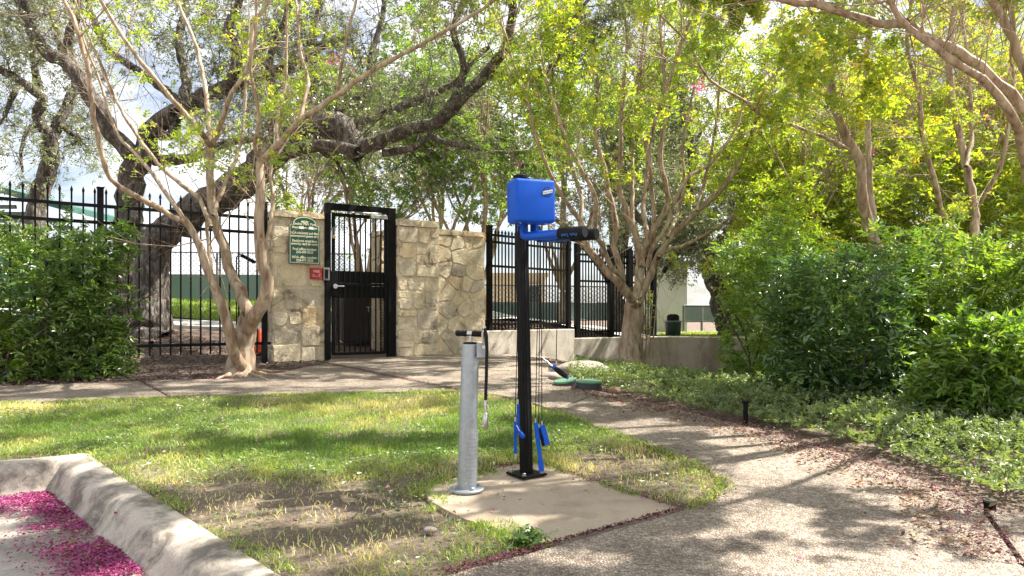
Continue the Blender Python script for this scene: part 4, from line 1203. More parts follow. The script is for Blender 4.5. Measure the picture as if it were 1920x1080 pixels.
def screen_fence(label, a, b, z0, zm, z1, pitch, lower, upper=None, sag=0.0):
    """court fence: steel posts and rails, one windscreen panel between each pair of posts"""
    a = Vector((a[0],a[1],0)); b = Vector((b[0],b[1],0)); u = (b-a).normalized(); n = Vector((u.y,-u.x,0)); w = (b-a).length
    t = thing('court_fence', label, 'fence', (a+b)/2+UZ*z0); k = max(1, round(w/pitch)); R = Matrix((u,-n,UZ)).transposed()
    for i in range(k+1):
        p = a+u*(w*i/k); m = MB(); m.tube([p+UZ*(z0-0.2), p+UZ*z1], 0.035, 8); m.build('post', M['grey_metal'], t)
    for z in (z0+0.06, zm, z1):
        m = MB(); m.tube([a+UZ*z, b+UZ*z], 0.022, 6); m.build('rail', M['grey_metal'], t)
    for i in range(k):
        c = a+u*(w*(i+0.5)/k)
        m = MB(); m.box(c+n*0.045+UZ*((z0+0.08+zm)/2), (w/k-0.04, 0.012, zm-z0-0.08), M=R); m.build('windscreen', lower, t)
        if upper == 'wire':
            wire_mesh('wire_netting', a+u*(w*i/k+0.03)+UZ*(zm+0.03), u, n, w/k-0.06, z1-zm-0.05, 0.14, 0.012, M['grey_metal'], t)
    return t
screen_fence('grey green windscreened court fence beyond the left lawn', (-12.5,19.6), (-4.6,20.6), 1.10, 2.0, 2.65, 1.9, M['screen_teal'], 'wire')
screen_fence('teal windscreened court fence across the pool deck', (-1.2,20.9), (3.8,22.6), 0.62, 1.22, 1.75, 1.6, M['screen_teal'], 'wire')
screen_fence('grey windscreened fence behind the litter bin', (4.75,19.2), (8.6,20.4), 0.60, 1.06, 1.10, 0.55, M['screen_grey'])

def house(name, label, x0, x1, y, d, z0, zt, wall, roofm, wins, over=0.4, rise=0.9):
    t = thing(name, label, 'building', ((x0+x1)/2, y, z0))
    m = MB(); m.box(((x0+x1)/2, y+d/2, (z0+zt)/2-0.2), (x1-x0, d, zt-z0+0.4)); m.build('wall', wall, t)
    m = MB(); cx = (x0+x1)/2
    e = zt+0.002; r = zt+rise
    m.add([(x0-over,y-over,e),(x1+over,y-over,e),(x1+over,y+d+over,e),(x0-over,y+d+over,e),(x0-over,y-over,e+0.14),(x1+over,y-over,e+0.14),(x1+over,y+d+over,e+0.14),(x0-over,y+d+over,e+0.14),(x0+d*0.4,y+d/2,r),(x1-d*0.4,y+d/2,r)],
          [(3,2,1,0),(0,1,5,4),(1,2,6,5),(2,3,7,6),(3,0,4,7),(4,5,9,8),(5,6,9),(6,7,8,9),(7,4,8)])
    m.build('roof', roofm, t)
    for wx, wz, ww, wh in wins:
        f = MB().box((wx, y-0.02, wz), (ww+0.12, 0.07, wh+0.12)).build('window', M['white_wall'], t)
        MB().box((wx, y-0.062, wz), (ww, 0.02, wh)).build('pane', M['window_glass'], f)
    return t
house('pool_house', 'beige stucco pool house behind the fence', -0.7, 1.15, 24.0, 5, 0.6, 2.15, M['stucco'], M['stucco'], [(0.75,1.55,0.35,0.6)], 0.1, 0.2)
house('garden_building', 'white walled building behind the litter bin', 4.2, 5.2, 20.6, 4, 0.5, 2.3, M['white_wall'], M['white_wall'], [], 0.15, 0.2)

# green roofed pavilion at the left edge, its eave sloping away to the right
t = thing('pavilion', 'green roofed pavilion with dark slatted gable behind the left shrub', 'building', (-13.5,16.5,1.0))
m = MB(); m.box((-14.6,17.6,1.8), (5.6,3.0,1.95)); m.build('wall', M['wall_green'], t)
m = MB(); zr = 3.95
m.add([(-18.6,15.6,5.50),(-9.9,15.6,3.15),(-9.9,19.8,3.15),(-18.6,19.8,5.50),(-18.6,15.6,5.64),(-9.9,15.6,3.29),(-9.9,19.8,3.29),(-18.6,19.8,5.64)],
      [(3,2,1,0),(4,5,6,7),(0,1,5,4),(1,2,6,5),(2,3,7,6),(3,0,4,7)]); m.build('roof', M['roof_green'], t)
for i in range(14):
    z = 2.86+i*0.16; xr = -10.2-(max(0,z-3.00))*3.7
    if xr < -17.0: break
    m = MB(); m.box(((-17.6+xr)/2, 16.02, z), (xr+17.6, 0.05, 0.085), M=Matrix.Rotation(0.35,3,'X')); m.build('slat', M['slat_grey'], t)
# =================================================================== VEGETATION TOOLS
def nrm(a): return a/np.maximum(np.linalg.norm(a, axis=-1, keepdims=True), 1e-9)

def tubes(P, R, k):
    """P (N,n,3), R (N,n) -> verts, quads for N round branches"""
    N, n, _ = P.shape
    T = nrm(np.gradient(P, axis=1))
    mean = nrm(T.mean(1))
    ref = np.where(np.abs(mean[:,2:3]) < 0.8, np.array([[0,0,1.0]]), np.array([[1.0,0,0]]))
    ref = nrm(ref - mean*(ref*mean).sum(-1, keepdims=True))[:,None,:]
    u = nrm(ref - T*(ref*T).sum(-1, keepdims=True)); w = np.cross(T, u)
    a = 2*np.pi*np.arange(k)/k
    V = P[:,:,None,:] + R[:,:,None,None]*(np.cos(a)[None,None,:,None]*u[:,:,None,:] + np.sin(a)[None,None,:,None]*w[:,:,None,:])
    b = (np.arange(N)*n*k)[:,None,None]; i = (np.arange(n-1)*k)[None,:,None]; j = np.arange(k)[None,None,:]; j2 = (j+1) % k
    Q = np.stack([b+i+j, b+i+j2, b+i+k+j2, b+i+k+j], -1).reshape(-1,4)
    return V.reshape(-1,3), Q

class Acc:
    def __init__(self): self.V = []; self.Q = []; self.A = []; self.n = 0
    def add(self, V, Q, A=None):
        self.V.append(V); self.Q.append(Q+self.n); self.n += len(V)
        if A is not None: self.A.append(A)
    def build(self, name, mat, parent, sm=True):
        if not self.V: return None
        return mesh_np(name, np.concatenate(self.V), [np.concatenate(self.Q)], mat, parent, np.concatenate(self.A) if self.A else None, sm)

def catmull(pts, step):
    pts = np.asarray(pts, float); n = len(pts)
    P = np.vstack([2*pts[0]-pts[1], pts, 2*pts[-1]-pts[-2]])
    out = []; par = []
    for i in range(n-1):
        p0, p1, p2, p3 = P[i], P[i+1], P[i+2], P[i+3]
        k = max(2, int(np.linalg.norm(p2-p1)/step))
        for t in np.arange(k)/k:
            out.append(0.5*((2*p1)+(-p0+p2)*t+(2*p0-5*p1+4*p2-p3)*t*t+(-p0+3*p1-3*p2+p3)*t**3)); par.append(i+t)
    out.append(pts[-1]); par.append(n-1.0)
    return np.array(out), np.array(par)/(n-1)

def limb(Y, r0, r1, D, px, D0=0.0, step=0.10, jit=0.10, extend=0.0, rng=RNG, power=1.0, bend=0.15):
    """limb through photograph pixels; its depth goes from Y+D0 to Y+D; radii in pixels"""
    n = len(px)
    pts = []
    for i, (x, y) in enumerate(px):
        s = i/(n-1); yy = Y + D0 + (D-D0)*s + bend*math.sin(s*math.pi)*(1 if D >= 0 else -1)*(0.0 if i in (0,) else 1)
        pts.append(tuple(PX(x, y, yy)))
    if extend:
        d = np.array(pts[-1])-np.array(pts[-2]); d = d/np.linalg.norm(d)
        d = d + np.array([0,0,0.3]); d /= np.linalg.norm(d)
        e1 = np.array(pts[-1])+d*extend*0.5+rng.normal(0,0.06,3); e2 = e1+d*extend*0.5+rng.normal(0,0.1,3)
        pts += [tuple(e1), tuple(e2)]
    C, par = catmull(pts, step)
    m = len(C); s = np.linspace(0,1,m)
    R = (r0 + (r1-r0)*s**power)*Y/F
    if extend: R = np.minimum(R, R[0]); R[-1] *= 0.5
    C = C + rng.normal(0,1,(m,3))*(R*jit)[:,None]
    R = R*(1+rng.normal(0,0.04,m))
    return C, R

def batch(starts, dirs, lens, n, rng, wob=0.25, grav=0.0):
    """N wobbling branches of n points"""
    N = len(starts); P = np.zeros((N,n,3)); P[:,0] = starts
    d = nrm(dirs); st = (lens/(n-1))[:,None]
    for i in range(1,n):
        d = nrm(d + rng.normal(0,wob,(N,3)) + np.array([0,0,grav]))
        P[:,i] = P[:,i-1]+d*st
    return P

def pick(paths, N, rng, t0=0.3, bias=1.0):
    """N random places on a list of (points, radii) or on a batch array -> pos, tangent, local radius"""
    if isinstance(paths, np.ndarray):
        k = rng.integers(0, len(paths), N); n = paths.shape[1]
        t = (t0+(1-t0)*rng.random(N)**bias)*(n-1); i = np.minimum(t.astype(int), n-2); f = (t-i)[:,None]
        a = paths[k,i]; b = paths[k,i+1]
        return a*(1-f)+b*f, nrm(b-a)
    L = np.array([len(p[0])*max(0.02,(1-t0)) for p in paths], float); k = rng.choice(len(paths), N, p=L/L.sum())
    pos = np.zeros((N,3)); tan = np.zeros((N,3))
    for j in range(N):
        C = paths[k[j]][0]; n = len(C); t = (t0+(1-t0)*rng.random()**bias)*(n-1); i = min(int(t), n-2)
        pos[j] = C[i]+(C[i+1]-C[i])*(t-i); tan[j] = C[i+1]-C[i]
    return pos, nrm(tan)

def leaves(acc, base, d, nn, L, W, rng, rnd, hexa=False, fold=0.18, curl=0.15):
    """leaf blades: base point, direction d, face normal nn"""
    d = nrm(d); w = nrm(np.cross(d, nn)); nn = np.cross(w, d)
    L = L[:,None]; W = W[:,None]; N = len(base)
    tip = base + d*L - nn*L*curl
    if not hexa:
        V = np.stack([base, base+d*L*0.42+w*W*0.5+nn*W*fold, tip, base+d*L*0.42-w*W*0.5+nn*W*fold], 1)
        Q = (np.arange(N)*4)[:,None]+np.arange(4)[None]
        acc.add(V.reshape(-1,3), Q, np.repeat(rnd,4))
    else:
        mid = base + d*L*0.5 - nn*L*curl*0.1
        V = np.stack([base, base+d*L*0.28+w*W*0.46+nn*W*fold, base+d*L*0.66+w*W*0.36+nn*(W*fold*0.7-L*curl*0.4), tip,
                      base+d*L*0.66-w*W*0.36+nn*(W*fold*0.7-L*curl*0.4), base+d*L*0.28-w*W*0.46+nn*W*fold], 1)
        b = (np.arange(N)*6)[:,None]
        Q = np.concatenate([b+np.array([[0,1,2,3]]), b+np.array([[3,4,5,0]])])
        acc.add(V.reshape(-1,3), Q, np.repeat(rnd,6))

def sprays(acc, pos, d, m, length, L, W, rng, hexa=False, up=0.9, spread=0.85, droop=0.1, rvar=0.28, rbase=None, fold=0.18, stems=None):
    """sprays of m leaflets set in pairs along a short stalk"""
    S = len(pos); d = nrm(d)
    upv = nrm(np.array([[0,0,1.0]])*up + rng.normal(0,0.45,(S,3)))
    s = nrm(np.cross(d, upv)); n = np.cross(s, d)
    r0 = rng.random(S) if rbase is None else rbase
    if stems is not None:
        P = np.stack([pos, pos+d*length[:,None]-np.array([[0,0,1.0]])*droop*length[:,None]], 1)
        V, Q = tubes(P, np.full((S,2), 0.0018), 3); stems.add(V, Q)
    for j in range(m):
        last = (j == m-1 and m % 2 == 1)
        t = 1.0 if last else (j//2+1)/(m//2+ (0.6 if m % 2 else 0.0))
        sg = 0.0 if last else (1.0 if j % 2 else -1.0)
        b = pos + d*(length*t)[:,None] - np.array([[0,0,1.0]])*(droop*length*t*t)[:,None]
        ld = d*0.55 + s*sg*spread + n*rng.normal(0,0.25,(S,1)) + rng.normal(0,0.16,(S,3))
        ln = nrm(n + rng.normal(0,0.42,(S,3)))
        ll = L*rng.uniform(0.7,1.25,S)
        rr = np.clip(r0 + rng.normal(0,rvar*0.5,S), 0, 1)
        leaves(acc, b, ld, ln, ll, W*ll/L, rng, rr, hexa, fold)

SDX, SDY = sun_dir.x/sun_dir.z, sun_dir.y/sun_dir.z
LIT = [(GP(540,790), 1.4, 0.75, 0.36), (GP(1500,985), 0.9, 0.6, -0.20), (GP(1230,1030), 0.6, 0.35, -0.12), (GP(860,800), 0.8, 0.5, 0.28), (GP(1010,940), 0.55, 0.5, 0.22), (GP(120,800), 0.9, 0.5, -0.22), (GP(330,930), 0.7, 0.35, 0.15),
       (GP(760,700), 1.6, 0.7, 0.04), (GP(420,860), 0.6, 0.3, -0.14), (GP(1450,960), 0.9, 0.6, -0.08), (GP(120,1000), 0.3, 0.5, -0.2), (GP(30,960), 0.3, 0.3, 0.3),
       (GP(1250,700), 0.9, 1.0, 0.12), (GP(1800,880), 0.5, 0.6, 0.10), (GP(560,910), 0.5, 0.25, 0.1), (GP(1300,790), 0.5, 0.5, -0.10)]
def sun_gap_cull(p):
    """leaf gaps shaped for light: sprays cut along sun rays to dapple chosen ground"""
    x = p[:,0]-p[:,2]*SDX; y = p[:,1]-p[:,2]*SDY
    L = np.full(len(p), 0.54)
    for (cx, cy), rx, ry, a in LIT:
        L += a*np.exp(-((x-cx)/rx)**2-((y-cy)/ry)**2)
    n = 0.42*fbm(x*0.75, y*1.3, 2.4, 301, 1)+0.43*fbm(x*0.8, y*1.2, 4.8, 303, 1)+0.15*fbm(x, y, 0.9, 305, 2)
    keep = (n > 0.5+(L-0.5)*0.5) | (y > 9.3) | (x > 4.5)
    # also cut along sun rays to dapple the pillars and the stone wall
    den = sun_dir.x*WNn.x + sun_dir.y*WNn.y
    t = ((p[:,0]+2.53)*WNn.x + (p[:,1]-9.35)*WNn.y)/den
    zz = p[:,2]-t*sun_dir.z; uu = (p[:,0]-t*sun_dir.x+2.53)*WU.x + (p[:,1]-t*sun_dir.y-9.35)*WU.y
    hit = (t > 0) & (zz > 0.15) & (zz < 2.4) & (uu > -1.3) & (uu < 2.9)
    return keep & (~hit | (fbm(uu, zz, 2.6, 311, 2) > 0.60))

def tree(name, label, limbs, bark, leafm, rng, n1, l1, n2, l2, ns, m, sl, L, W, t1=0.45, t2=0.25, keep=None, sides=9, up1=0.35, wob=0.2, grav2=0.0,
         group=None, blooms=0, hexa=False, r1=0.012, base=None, rv=0.3, droop=0.15, moss=0, tone=None, spread1=0.75, gaps=True):
    """trunk and limbs are given; branches, twigs and leaf sprays grow on them"""
    loc = base if base is not None else limbs[0][0][0]
    t = thing(name, label, 'tree', tuple(loc), group)
    acc = Acc()
    for C, R in limbs:
        V, Q = tubes(C[None], R[None], sides); acc.add(V, Q)
    acc.build('trunk', bark, t)
    ac = Acc(); lf = Acc()
    p, tg = pick(limbs[1:] if len(limbs) > 1 else limbs, n1, rng, t1)
    d = nrm(tg*0.55 + rng.normal(0,spread1,(n1,3)) + np.array([0,0,up1]))
    B1 = batch(p, d, rng.uniform(l1[0],l1[1],n1), 7, rng, wob, 0.05)
    V, Q = tubes(B1[:,::2], np.linspace(1,0.35,4)[None]*(r1*0.72*rng.uniform(0.6,1.3,n1))[:,None], 4); ac.add(V, Q)
    p, tg = pick(B1, n2, rng, t2)
    d = nrm(tg*0.6 + rng.normal(0,0.7,(n2,3)))
    B2 = batch(p, d, rng.uniform(l2[0],l2[1],n2), 5, rng, wob, grav2)
    V, Q = tubes(B2[:,::2], np.linspace(1,0.4,3)[None]*(r1*0.20*rng.uniform(0.7,1.2,n2))[:,None], 3); ac.add(V, Q)
    ac.build('branch', bark, t)
    if ns:
        p, tg = pick(B2, ns, rng, 0.15)
        if keep is not None:
            k = keep(p, rng); p = p[k]; tg = tg[k]
        if gaps:
            k = sun_gap_cull(p); p = p[k]; tg = tg[k]
        S = len(p)
        d = nrm(tg*0.7 + rng.normal(0,0.6,(S,3)))
        rb = np.clip(0.5*fbm(p[:,0]+p[:,2]*0.7, p[:,1]-p[:,2]*0.5, 1.3, 5)+0.5*rng.random(S) + (0 if tone is None else tone), 0, 1)
        sprays(lf, p, d, m, rng.uniform(sl*0.6,sl*1.3,S), L, W, rng, hexa, 0.8, 0.85, droop, rv, rb)
        lf.build('crown', leafm, t, False)
    if blooms:
        bl = Acc(); p, tg = pick(B2, blooms, rng, 0.9)
        k = 26; c = np.repeat(p, k, 0) + rng.normal(0,0.045,(blooms*k,3))
        leaves(bl, c, rng.normal(0,1,(blooms*k,3)), rng.normal(0,1,(blooms*k,3)), np.full(blooms*k,0.03), np.full(blooms*k,0.028), rng, rng.random(blooms*k))
        bl.build('blossom', M['bloom'], t, False)
    if moss:
        ms = Acc(); p, tg = pick(B1, moss, rng, 0.1); k = 46
        c = np.repeat(p, k, 0); dd = nrm(rng.normal(0,1,(moss*k,3)))
        sc = np.repeat(rng.uniform(0.5,1.3,moss), k)
        leaves(ms, c, dd, rng.normal(0,1,(moss*k,3)), 0.085*sc, 0.008*np.ones(moss*k), rng, rng.random(moss*k))
        ms.build('ball_moss', M['moss'], t, False)
    return t

# =================================================================== CRAPE MYRTLE LEFT OF THE GATE
rng = np.random.default_rng(21)
Y = 7.8
l_trunk = [limb(Y, 42, 16, 0, [(449,735),(450,706),(453,680),(456,650),(463,610),(470,590)], step=0.07, jit=0.05, power=0.55)]
l_limbs = [
 # right stem
 limb(Y, 24, 12, -0.2, [(466,618),(483,583),(503,540),(494,498),(486,445),(488,361),(489,302)], jit=0.07),
 limb(Y-0.2, 11, 3.2, -0.9, [(489,304),(528,264),(563,226),(633,179),(680,144),(750,105),(828,62),(921,4)], extend=0.9),
 limb(Y-0.35, 8, 2.6, 0.3, [(560,230),(575,171),(577,144),(563,97),(556,12)], extend=1.0),
 limb(Y-0.5, 6, 2.6, -0.2, [(633,180),(637,144),(653,58),(668,0)], extend=1.0),
 limb(Y-0.3, 7.5, 2.6, 0.5, [(520,271),(521,214),(536,156),(538,39)], extend=1.1),
 limb(Y-0.2, 7, 2.5, -0.7, [(489,306),(478,268),(486,218),(470,130),(480,60)], extend=1.0),
 limb(Y, 9, 4, 0.35, [(494,520),(500,466),(511,387),(507,319),(522,250)], extend=0.6),
 # middle stem
 limb(Y, 21, 12.5, 0.15, [(466,612),(458,562),(435,514),(420,461),(399,400),(394,335),(394,268)], jit=0.07),
 limb(Y+0.15, 9.5, 3.6, -0.5, [(394,272),(383,258),(340,205),(280,136),(237,78),(187,0)], extend=0.9),
 limb(Y+0.15, 9.5, 4, 0.7, [(394,270),(393,233),(383,156),(365,78),(334,0)], extend=1.0),
 limb(Y+0.15, 9, 3.4, -0.3, [(395,272),(420,218),(435,175),(470,117),(474,50),(505,0)], extend=1.0),
 limb(Y+0.1, 8, 3, 0.5, [(399,405),(414,361),(446,287),(457,229),(462,120)], extend=0.8),
 # left stem
 limb(Y, 20, 11, -0.3, [(452,690),(436,652),(420,588),(393,509),(367,445),(346,410)], jit=0.07),
 limb(Y-0.3, 9.5, 3.6, -1.0, [(350,416),(298,393),(246,361),(206,335),(187,271),(171,194),(163,117),(136,31),(120,0)], extend=0.8),
 limb(Y-0.25, 8, 3, 0.4, [(358,430),(335,398),(288,329),(253,287),(219,250),(190,160)], extend=0.9),
 limb(Y+0.05, 8.5, 3.2, 0.6, [(396,425),(373,373),(340,345),(296,307),(257,253),(218,187),(171,78)], extend=0.9),
 limb(Y-0.2, 8, 5, 0.1, [(400,540),(392,470),(386,415)], jit=0.05),
]
# (photograph: slender stems)
l_limbs = [(C, R*f) for (C, R), f in zip(l_limbs, [0.58]+[0.54]*6+[0.56]+[0.54]*4+[0.56]+[0.56]*4)]
def keep_sparse(p, r):
    k = fbm(p[:,0]*1.0+p[:,2]*0.8, p[:,1]-p[:,2]*0.6, 1.1, 31)
    return (k > 0.41) & (p[:,2] > 2.3)
left_crape = tree('crape_myrtle', 'multi stemmed crape myrtle with bare tan trunks in front of the fence', l_trunk+l_limbs, M['crape_bark'], M['leaf_crape'], rng,
     150, (0.5,1.3), 1900, (0.22,0.55), 9000, 6, 0.10, 0.046, 0.024, t1=0.5, keep=keep_sparse, base=(-3.06,7.8,0.18), r1=0.009, up1=0.45, hexa=False, blooms=3)
# surface roots
m = MB()
for pts in ([(475,695),(500,700),(530,702),(560,706)], [(470,700),(492,706),(505,712)], [(430,700),(415,705),(402,709)], [(478,692),(510,694),(545,692)]):
    w = []
    for i, (x, y) in enumerate(pts):
        g = GP(x, y+4); w.append(Vector((g[0], g[1], gzf(*g)+0.008)))
    m.tube(w, [0.035,0.022,0.015,0.006][:len(w)] if len(w) == 4 else [0.03,0.018,0.006], 7)
m.build('root', M['crape_bark'], left_crape, sm=True)

# =================================================================== MIDDLE CRAPE MYRTLE
rng = np.random.default_rng(5)
Y = 10.0
c_trunk = [limb(Y, 23, 16.5, 0, [(1182,690),(1183,660),(1186,610),(1190,565),(1192,548)], step=0.08, jit=0.05)]
c_limbs = [
 limb(Y, 14, 9, -0.6, [(1188,572),(1178,553),(1151,524),(1115,480),(1094,449),(1088,409)]),
 limb(Y-0.6, 7, 2.6, -0.8, [(1088,415),(1058,373),(1031,324),(1004,253),(990,190),(960,110)], extend=0.7),
 limb(Y-0.6, 7, 2.6, 0.1, [(1088,412),(1091,373),(1084,351),(1071,307),(1062,276),(1053,240),(1035,140)], extend=0.7),
 limb(Y-0.1, 11, 3, -0.2, [(1186,568),(1169,533),(1164,502),(1151,462),(1155,418),(1142,360),(1129,298),(1115,249),(1120,150),(1100,60)], extend=0.7),
 limb(Y-0.2, 9, 2.8, -1.2, [(1170,525),(1147,502),(1129,462),(1115,427),(1118,378),(1098,333),(1067,275),(1040,200)], extend=0.7),
 limb(Y, 13, 3, 0.5, [(1192,565),(1199,520),(1202,489),(1191,440),(1173,391),(1160,351),(1164,284),(1166,200),(1175,100)], extend=0.8),
 limb(Y+0.1, 9, 3, 0.9, [(1201,500),(1213,440),(1206,387),(1213,329),(1214,284),(1200,200),(1205,90)], extend=0.8),
 limb(Y, 9, 3, -0.5, [(1206,480),(1213,453),(1240,409),(1253,373),(1246,338),(1238,289),(1250,190),(1240,80)], extend=0.8),
 limb(Y, 13, 4, 0.3, [(1196,570),(1214,530),(1231,489),(1253,449),(1302,400),(1347,360),(1390,300),(1420,220)], extend=0.7),
 limb(Y+0.2, 6, 2.6, 0.4, [(1306,396),(1316,360),(1324,329),(1340,250),(1350,150)], extend=0.7),
 limb(Y+0.1, 7.5, 3, 0.9, [(1234,484),(1250,470),(1289,458),(1338,431),(1387,391),(1440,330)], extend=0.6),
 limb(Y, 8, 2.8, -0.3, [(1214,500),(1226,460),(1249,427),(1267,373),(1293,329),(1329,311),(1380,240)], extend=0.7),
 limb(Y+0.1, 8, 2.8, 1.2, [(1193,552),(1196,480),(1187,420),(1186,350),(1188,250),(1200,130)], extend=0.9),
 limb(Y, 7, 2.8, -0.9, [(1222,470),(1226,400),(1220,330),(1224,240),(1262,130),(1290,50)], extend=0.8),
 limb(Y, 6, 2.6, 0.6, [(1253,445),(1270,400),(1283,350),(1280,270),(1300,170)], extend=0.8),
]
c_limbs = [(C, R*0.60) for C, R in c_limbs]
def keep_mid(p, r):
    k = fbm(p[:,0]*1.0+p[:,2]*0.7, p[:,1]-p[:,2]*0.6, 0.9, 12)
    return (k > 0.43) & (p[:,2] > 2.55)
tree('crape_myrtle', 'single trunk crape myrtle with vase of pale branches by the retaining wall', c_trunk+c_limbs, M['crape_bark'], M['leaf_crape'], rng,
     300, (0.6,1.6), 3000, (0.25,0.6), 20000, 6, 0.11, 0.050, 0.027, t1=0.55, keep=keep_mid, base=(1.73,10.0,0.2), r1=0.010, up1=0.35, blooms=5)
# suckers beside the trunk
sk = thing('crape_sucker', 'thin upright sucker shoots beside the middle trunk', 'shoots', (2.0,10.1,0.2))
for i, x in enumerate((1213,1219,1226,1206)):
    m = MB(); g = PX(x-3, 672, 10.1); m.tube([g, PX(x,620,10.1), PX(x+4,560+i*8,10.1), PX(x+6,535+i*10,10.1)], [0.012,0.010,0.007,0.004], 6); m.build('shoot', M['crape_bark'], sk)
a = Acc(); p = np.array([PX(1213+6*r_, 540+90*q_, 10.1) for r_, q_ in zip(rng.random(40), rng.random(40))])
sprays(a, p, rng.normal(0,1,(40,3)), 4, rng.uniform(0.05,0.1,40), 0.045, 0.024, rng); a.build('foliage', M['leaf_crape'], sk, False)

# =================================================================== LIVE OAKS BEHIND THE FENCE
rng = np.random.default_rng(9)
Y = 10.6
o_trunk = [limb(Y, 47, 25, 0, [(280,648),(283,625),(281,580),(283,520),(296,455),(328,420),(366,392)], step=0.09, jit=0.07, power=0.45)]
o_limbs = [
 limb(Y, 28, 21, -0.5, [(340,415),(372,392),(420,365),(470,328),(528,270),(575,244),(629,230),(652,254),(674,286)], jit=0.08),
 limb(Y-0.5, 15, 6, -1.2, [(664,280),(711,268),(750,249),(812,233),(839,214),(886,167),(913,136),(944,97),(960,39),(962,0)], extend=1.0, jit=0.12),
 limb(Y-0.3, 15, 11, -0.6, [(500,296),(528,288),(583,276),(641,276),(670,285)], jit=0.1),
 limb(Y-0.3, 14, 6, 0.9, [(520,272),(536,268),(594,253),(649,249),(695,222),(746,202),(800,180),(860,150)], extend=0.8, jit=0.12),
 limb(Y-0.6, 9, 3, -0.9, [(720,288),(773,276),(808,257),(840,268),(870,275),(898,281)], jit=0.15),
 limb(Y-0.6, 6, 2.5, 0.3, [(598,280),(620,295),(636,308),(649,334)], jit=0.15),
 limb(Y-0.3, 9, 4, 0.7, [(622,220),(640,200),(668,190),(690,150),(700,90),(720,20)], extend=0.8, jit=0.15),
 limb(Y-0.2, 11, 4, 1.0, [(560,250),(575,200),(590,150),(580,90),(600,10)], extend=1.0, jit=0.12),
 limb(Y-0.2, 12, 5, 1.3, [(470,325),(490,270),(520,200),(505,120),(540,20)], extend=1.0, jit=0.12),
 limb(Y-0.8, 9, 3.5, -0.6, [(812,233),(850,190),(870,120),(850,60),(870,0)], extend=0.8, jit=0.12),
 limb(Y-1.2, 9, 3.5, -0.2, [(900,150),(930,140),(985,150),(1040,120),(1060,60)], extend=0.6, jit=0.12),
]
def keep_oak(p, r): return (fbm(p[:,0]+p[:,2]*0.7, p[:,1]-p[:,2]*0.5, 0.8, 44) > 0.47) & (p[:,2] > 2.75)
o_limbs = [(C, R*(1.06 if i == 0 else 0.92)) for i, (C, R) in enumerate(o_limbs)]
tree('live_oak', 'leaning dark barked live oak with heavy limb reaching over the gate', o_trunk+o_limbs, M['oak_bark'], M['leaf_oak'], rng,
     230, (0.7,1.9), 3800, (0.3,0.8), 14000, 5, 0.10, 0.052, 0.026, t1=0.25, keep=keep_oak, base=(-5.5,10.6,0.5), r1=0.011, up1=0.25, wob=0.33, moss=110, sides=12)
Y = 11.6
o2_trunk = [limb(Y, 30, 22, 0, [(232,640),(238,560),(240,470),(242,385),(250,323),(262,295)], jit=0.08)]
o2_limbs = [
 limb(Y, 16, 7, -0.6, [(258,305),(232,272),(210,249),(175,187),(132,128),(78,86),(51,39),(40,0)], extend=1.0, jit=0.12),
 limb(Y, 20, 8, 0.3, [(258,305),(272,282),(286,241),(330,212),(373,187),(428,163),(490,144),(560,120)], extend=1.0, jit=0.1),
 limb(Y, 10, 5, 0.8, [(286,245),(320,255),(335,200),(310,170),(264,136),(202,89),(170,20)], extend=1.0, jit=0.12),
 limb(Y, 11, 5, 1.2, [(330,215),(350,150),(335,80),(350,0)], extend=1.2, jit=0.12),
 limb(Y, 11, 5, 1.0, [(290,300),(330,300),(370,292),(420,270),(470,262)], extend=0.6, jit=0.12),
 limb(Y, 11, 5, -0.8, [(428,165),(445,110),(430,50),(450,0)], extend=1.0, jit=0.12),
 limb(Y, 9, 4, -0.5, [(132,130),(128,70),(150,20),(140,0)], extend=1.0, jit=0.12),
]
tree('live_oak', 'second live oak trunk forking upward behind the left crape myrtle', o2_trunk+o2_limbs, M['oak_bark'], M['leaf_oak'], rng,
     180, (0.7,1.8), 2800, (0.3,0.8), 6500, 5, 0.10, 0.052, 0.026, t1=0.25, keep=keep_oak, base=(-6.4,11.6,0.6), r1=0.011, up1=0.3, wob=0.33, moss=80, sides=12)
Y = 15.0
o3_trunk = [limb(Y, 18, 14, 0, [(55,470),(66,410),(76,360),(93,303),(94,257)], jit=0.08)]
o3_limbs = [
 limb(Y, 11, 4, -0.5, [(94,262),(70,218),(78,183),(39,152),(12,136),(-40,110)], extend=0.8, jit=0.12),
 limb(Y, 11, 4, 0.5, [(94,262),(117,218),(132,183),(144,155),(122,113),(100,40)], extend=0.8, jit=0.12),
 limb(Y, 5, 2, -0.8, [(72,222),(50,249),(39,288),(43,322)], jit=0.2),
 limb(Y, 6, 3, -0.8, [(39,152),(20,190),(5,225),(-15,240)], jit=0.15),
 limb(Y, 6, 2.5, 0.9, [(110,235),(135,250),(150,262),(125,275)], jit=0.15),
 limb(Y, 7, 3, -0.8, [(78,183),(62,110),(60,40),(30,0)], extend=1.0, jit=0.12),
]
tree('live_oak', 'distant sunlit live oak at the left edge above the pavilion roof', o3_trunk+o3_limbs, M['oak_bark'], M['leaf_oak'], rng,
     130, (0.6,1.6), 1700, (0.3,0.8), 3600, 5, 0.11, 0.06, 0.03, t1=0.2, keep=lambda p, r: p[:,2] > 3.2, base=(-10.4,15,1.2), r1=0.014, wob=0.35, moss=60, sides=10, tone=0.2)

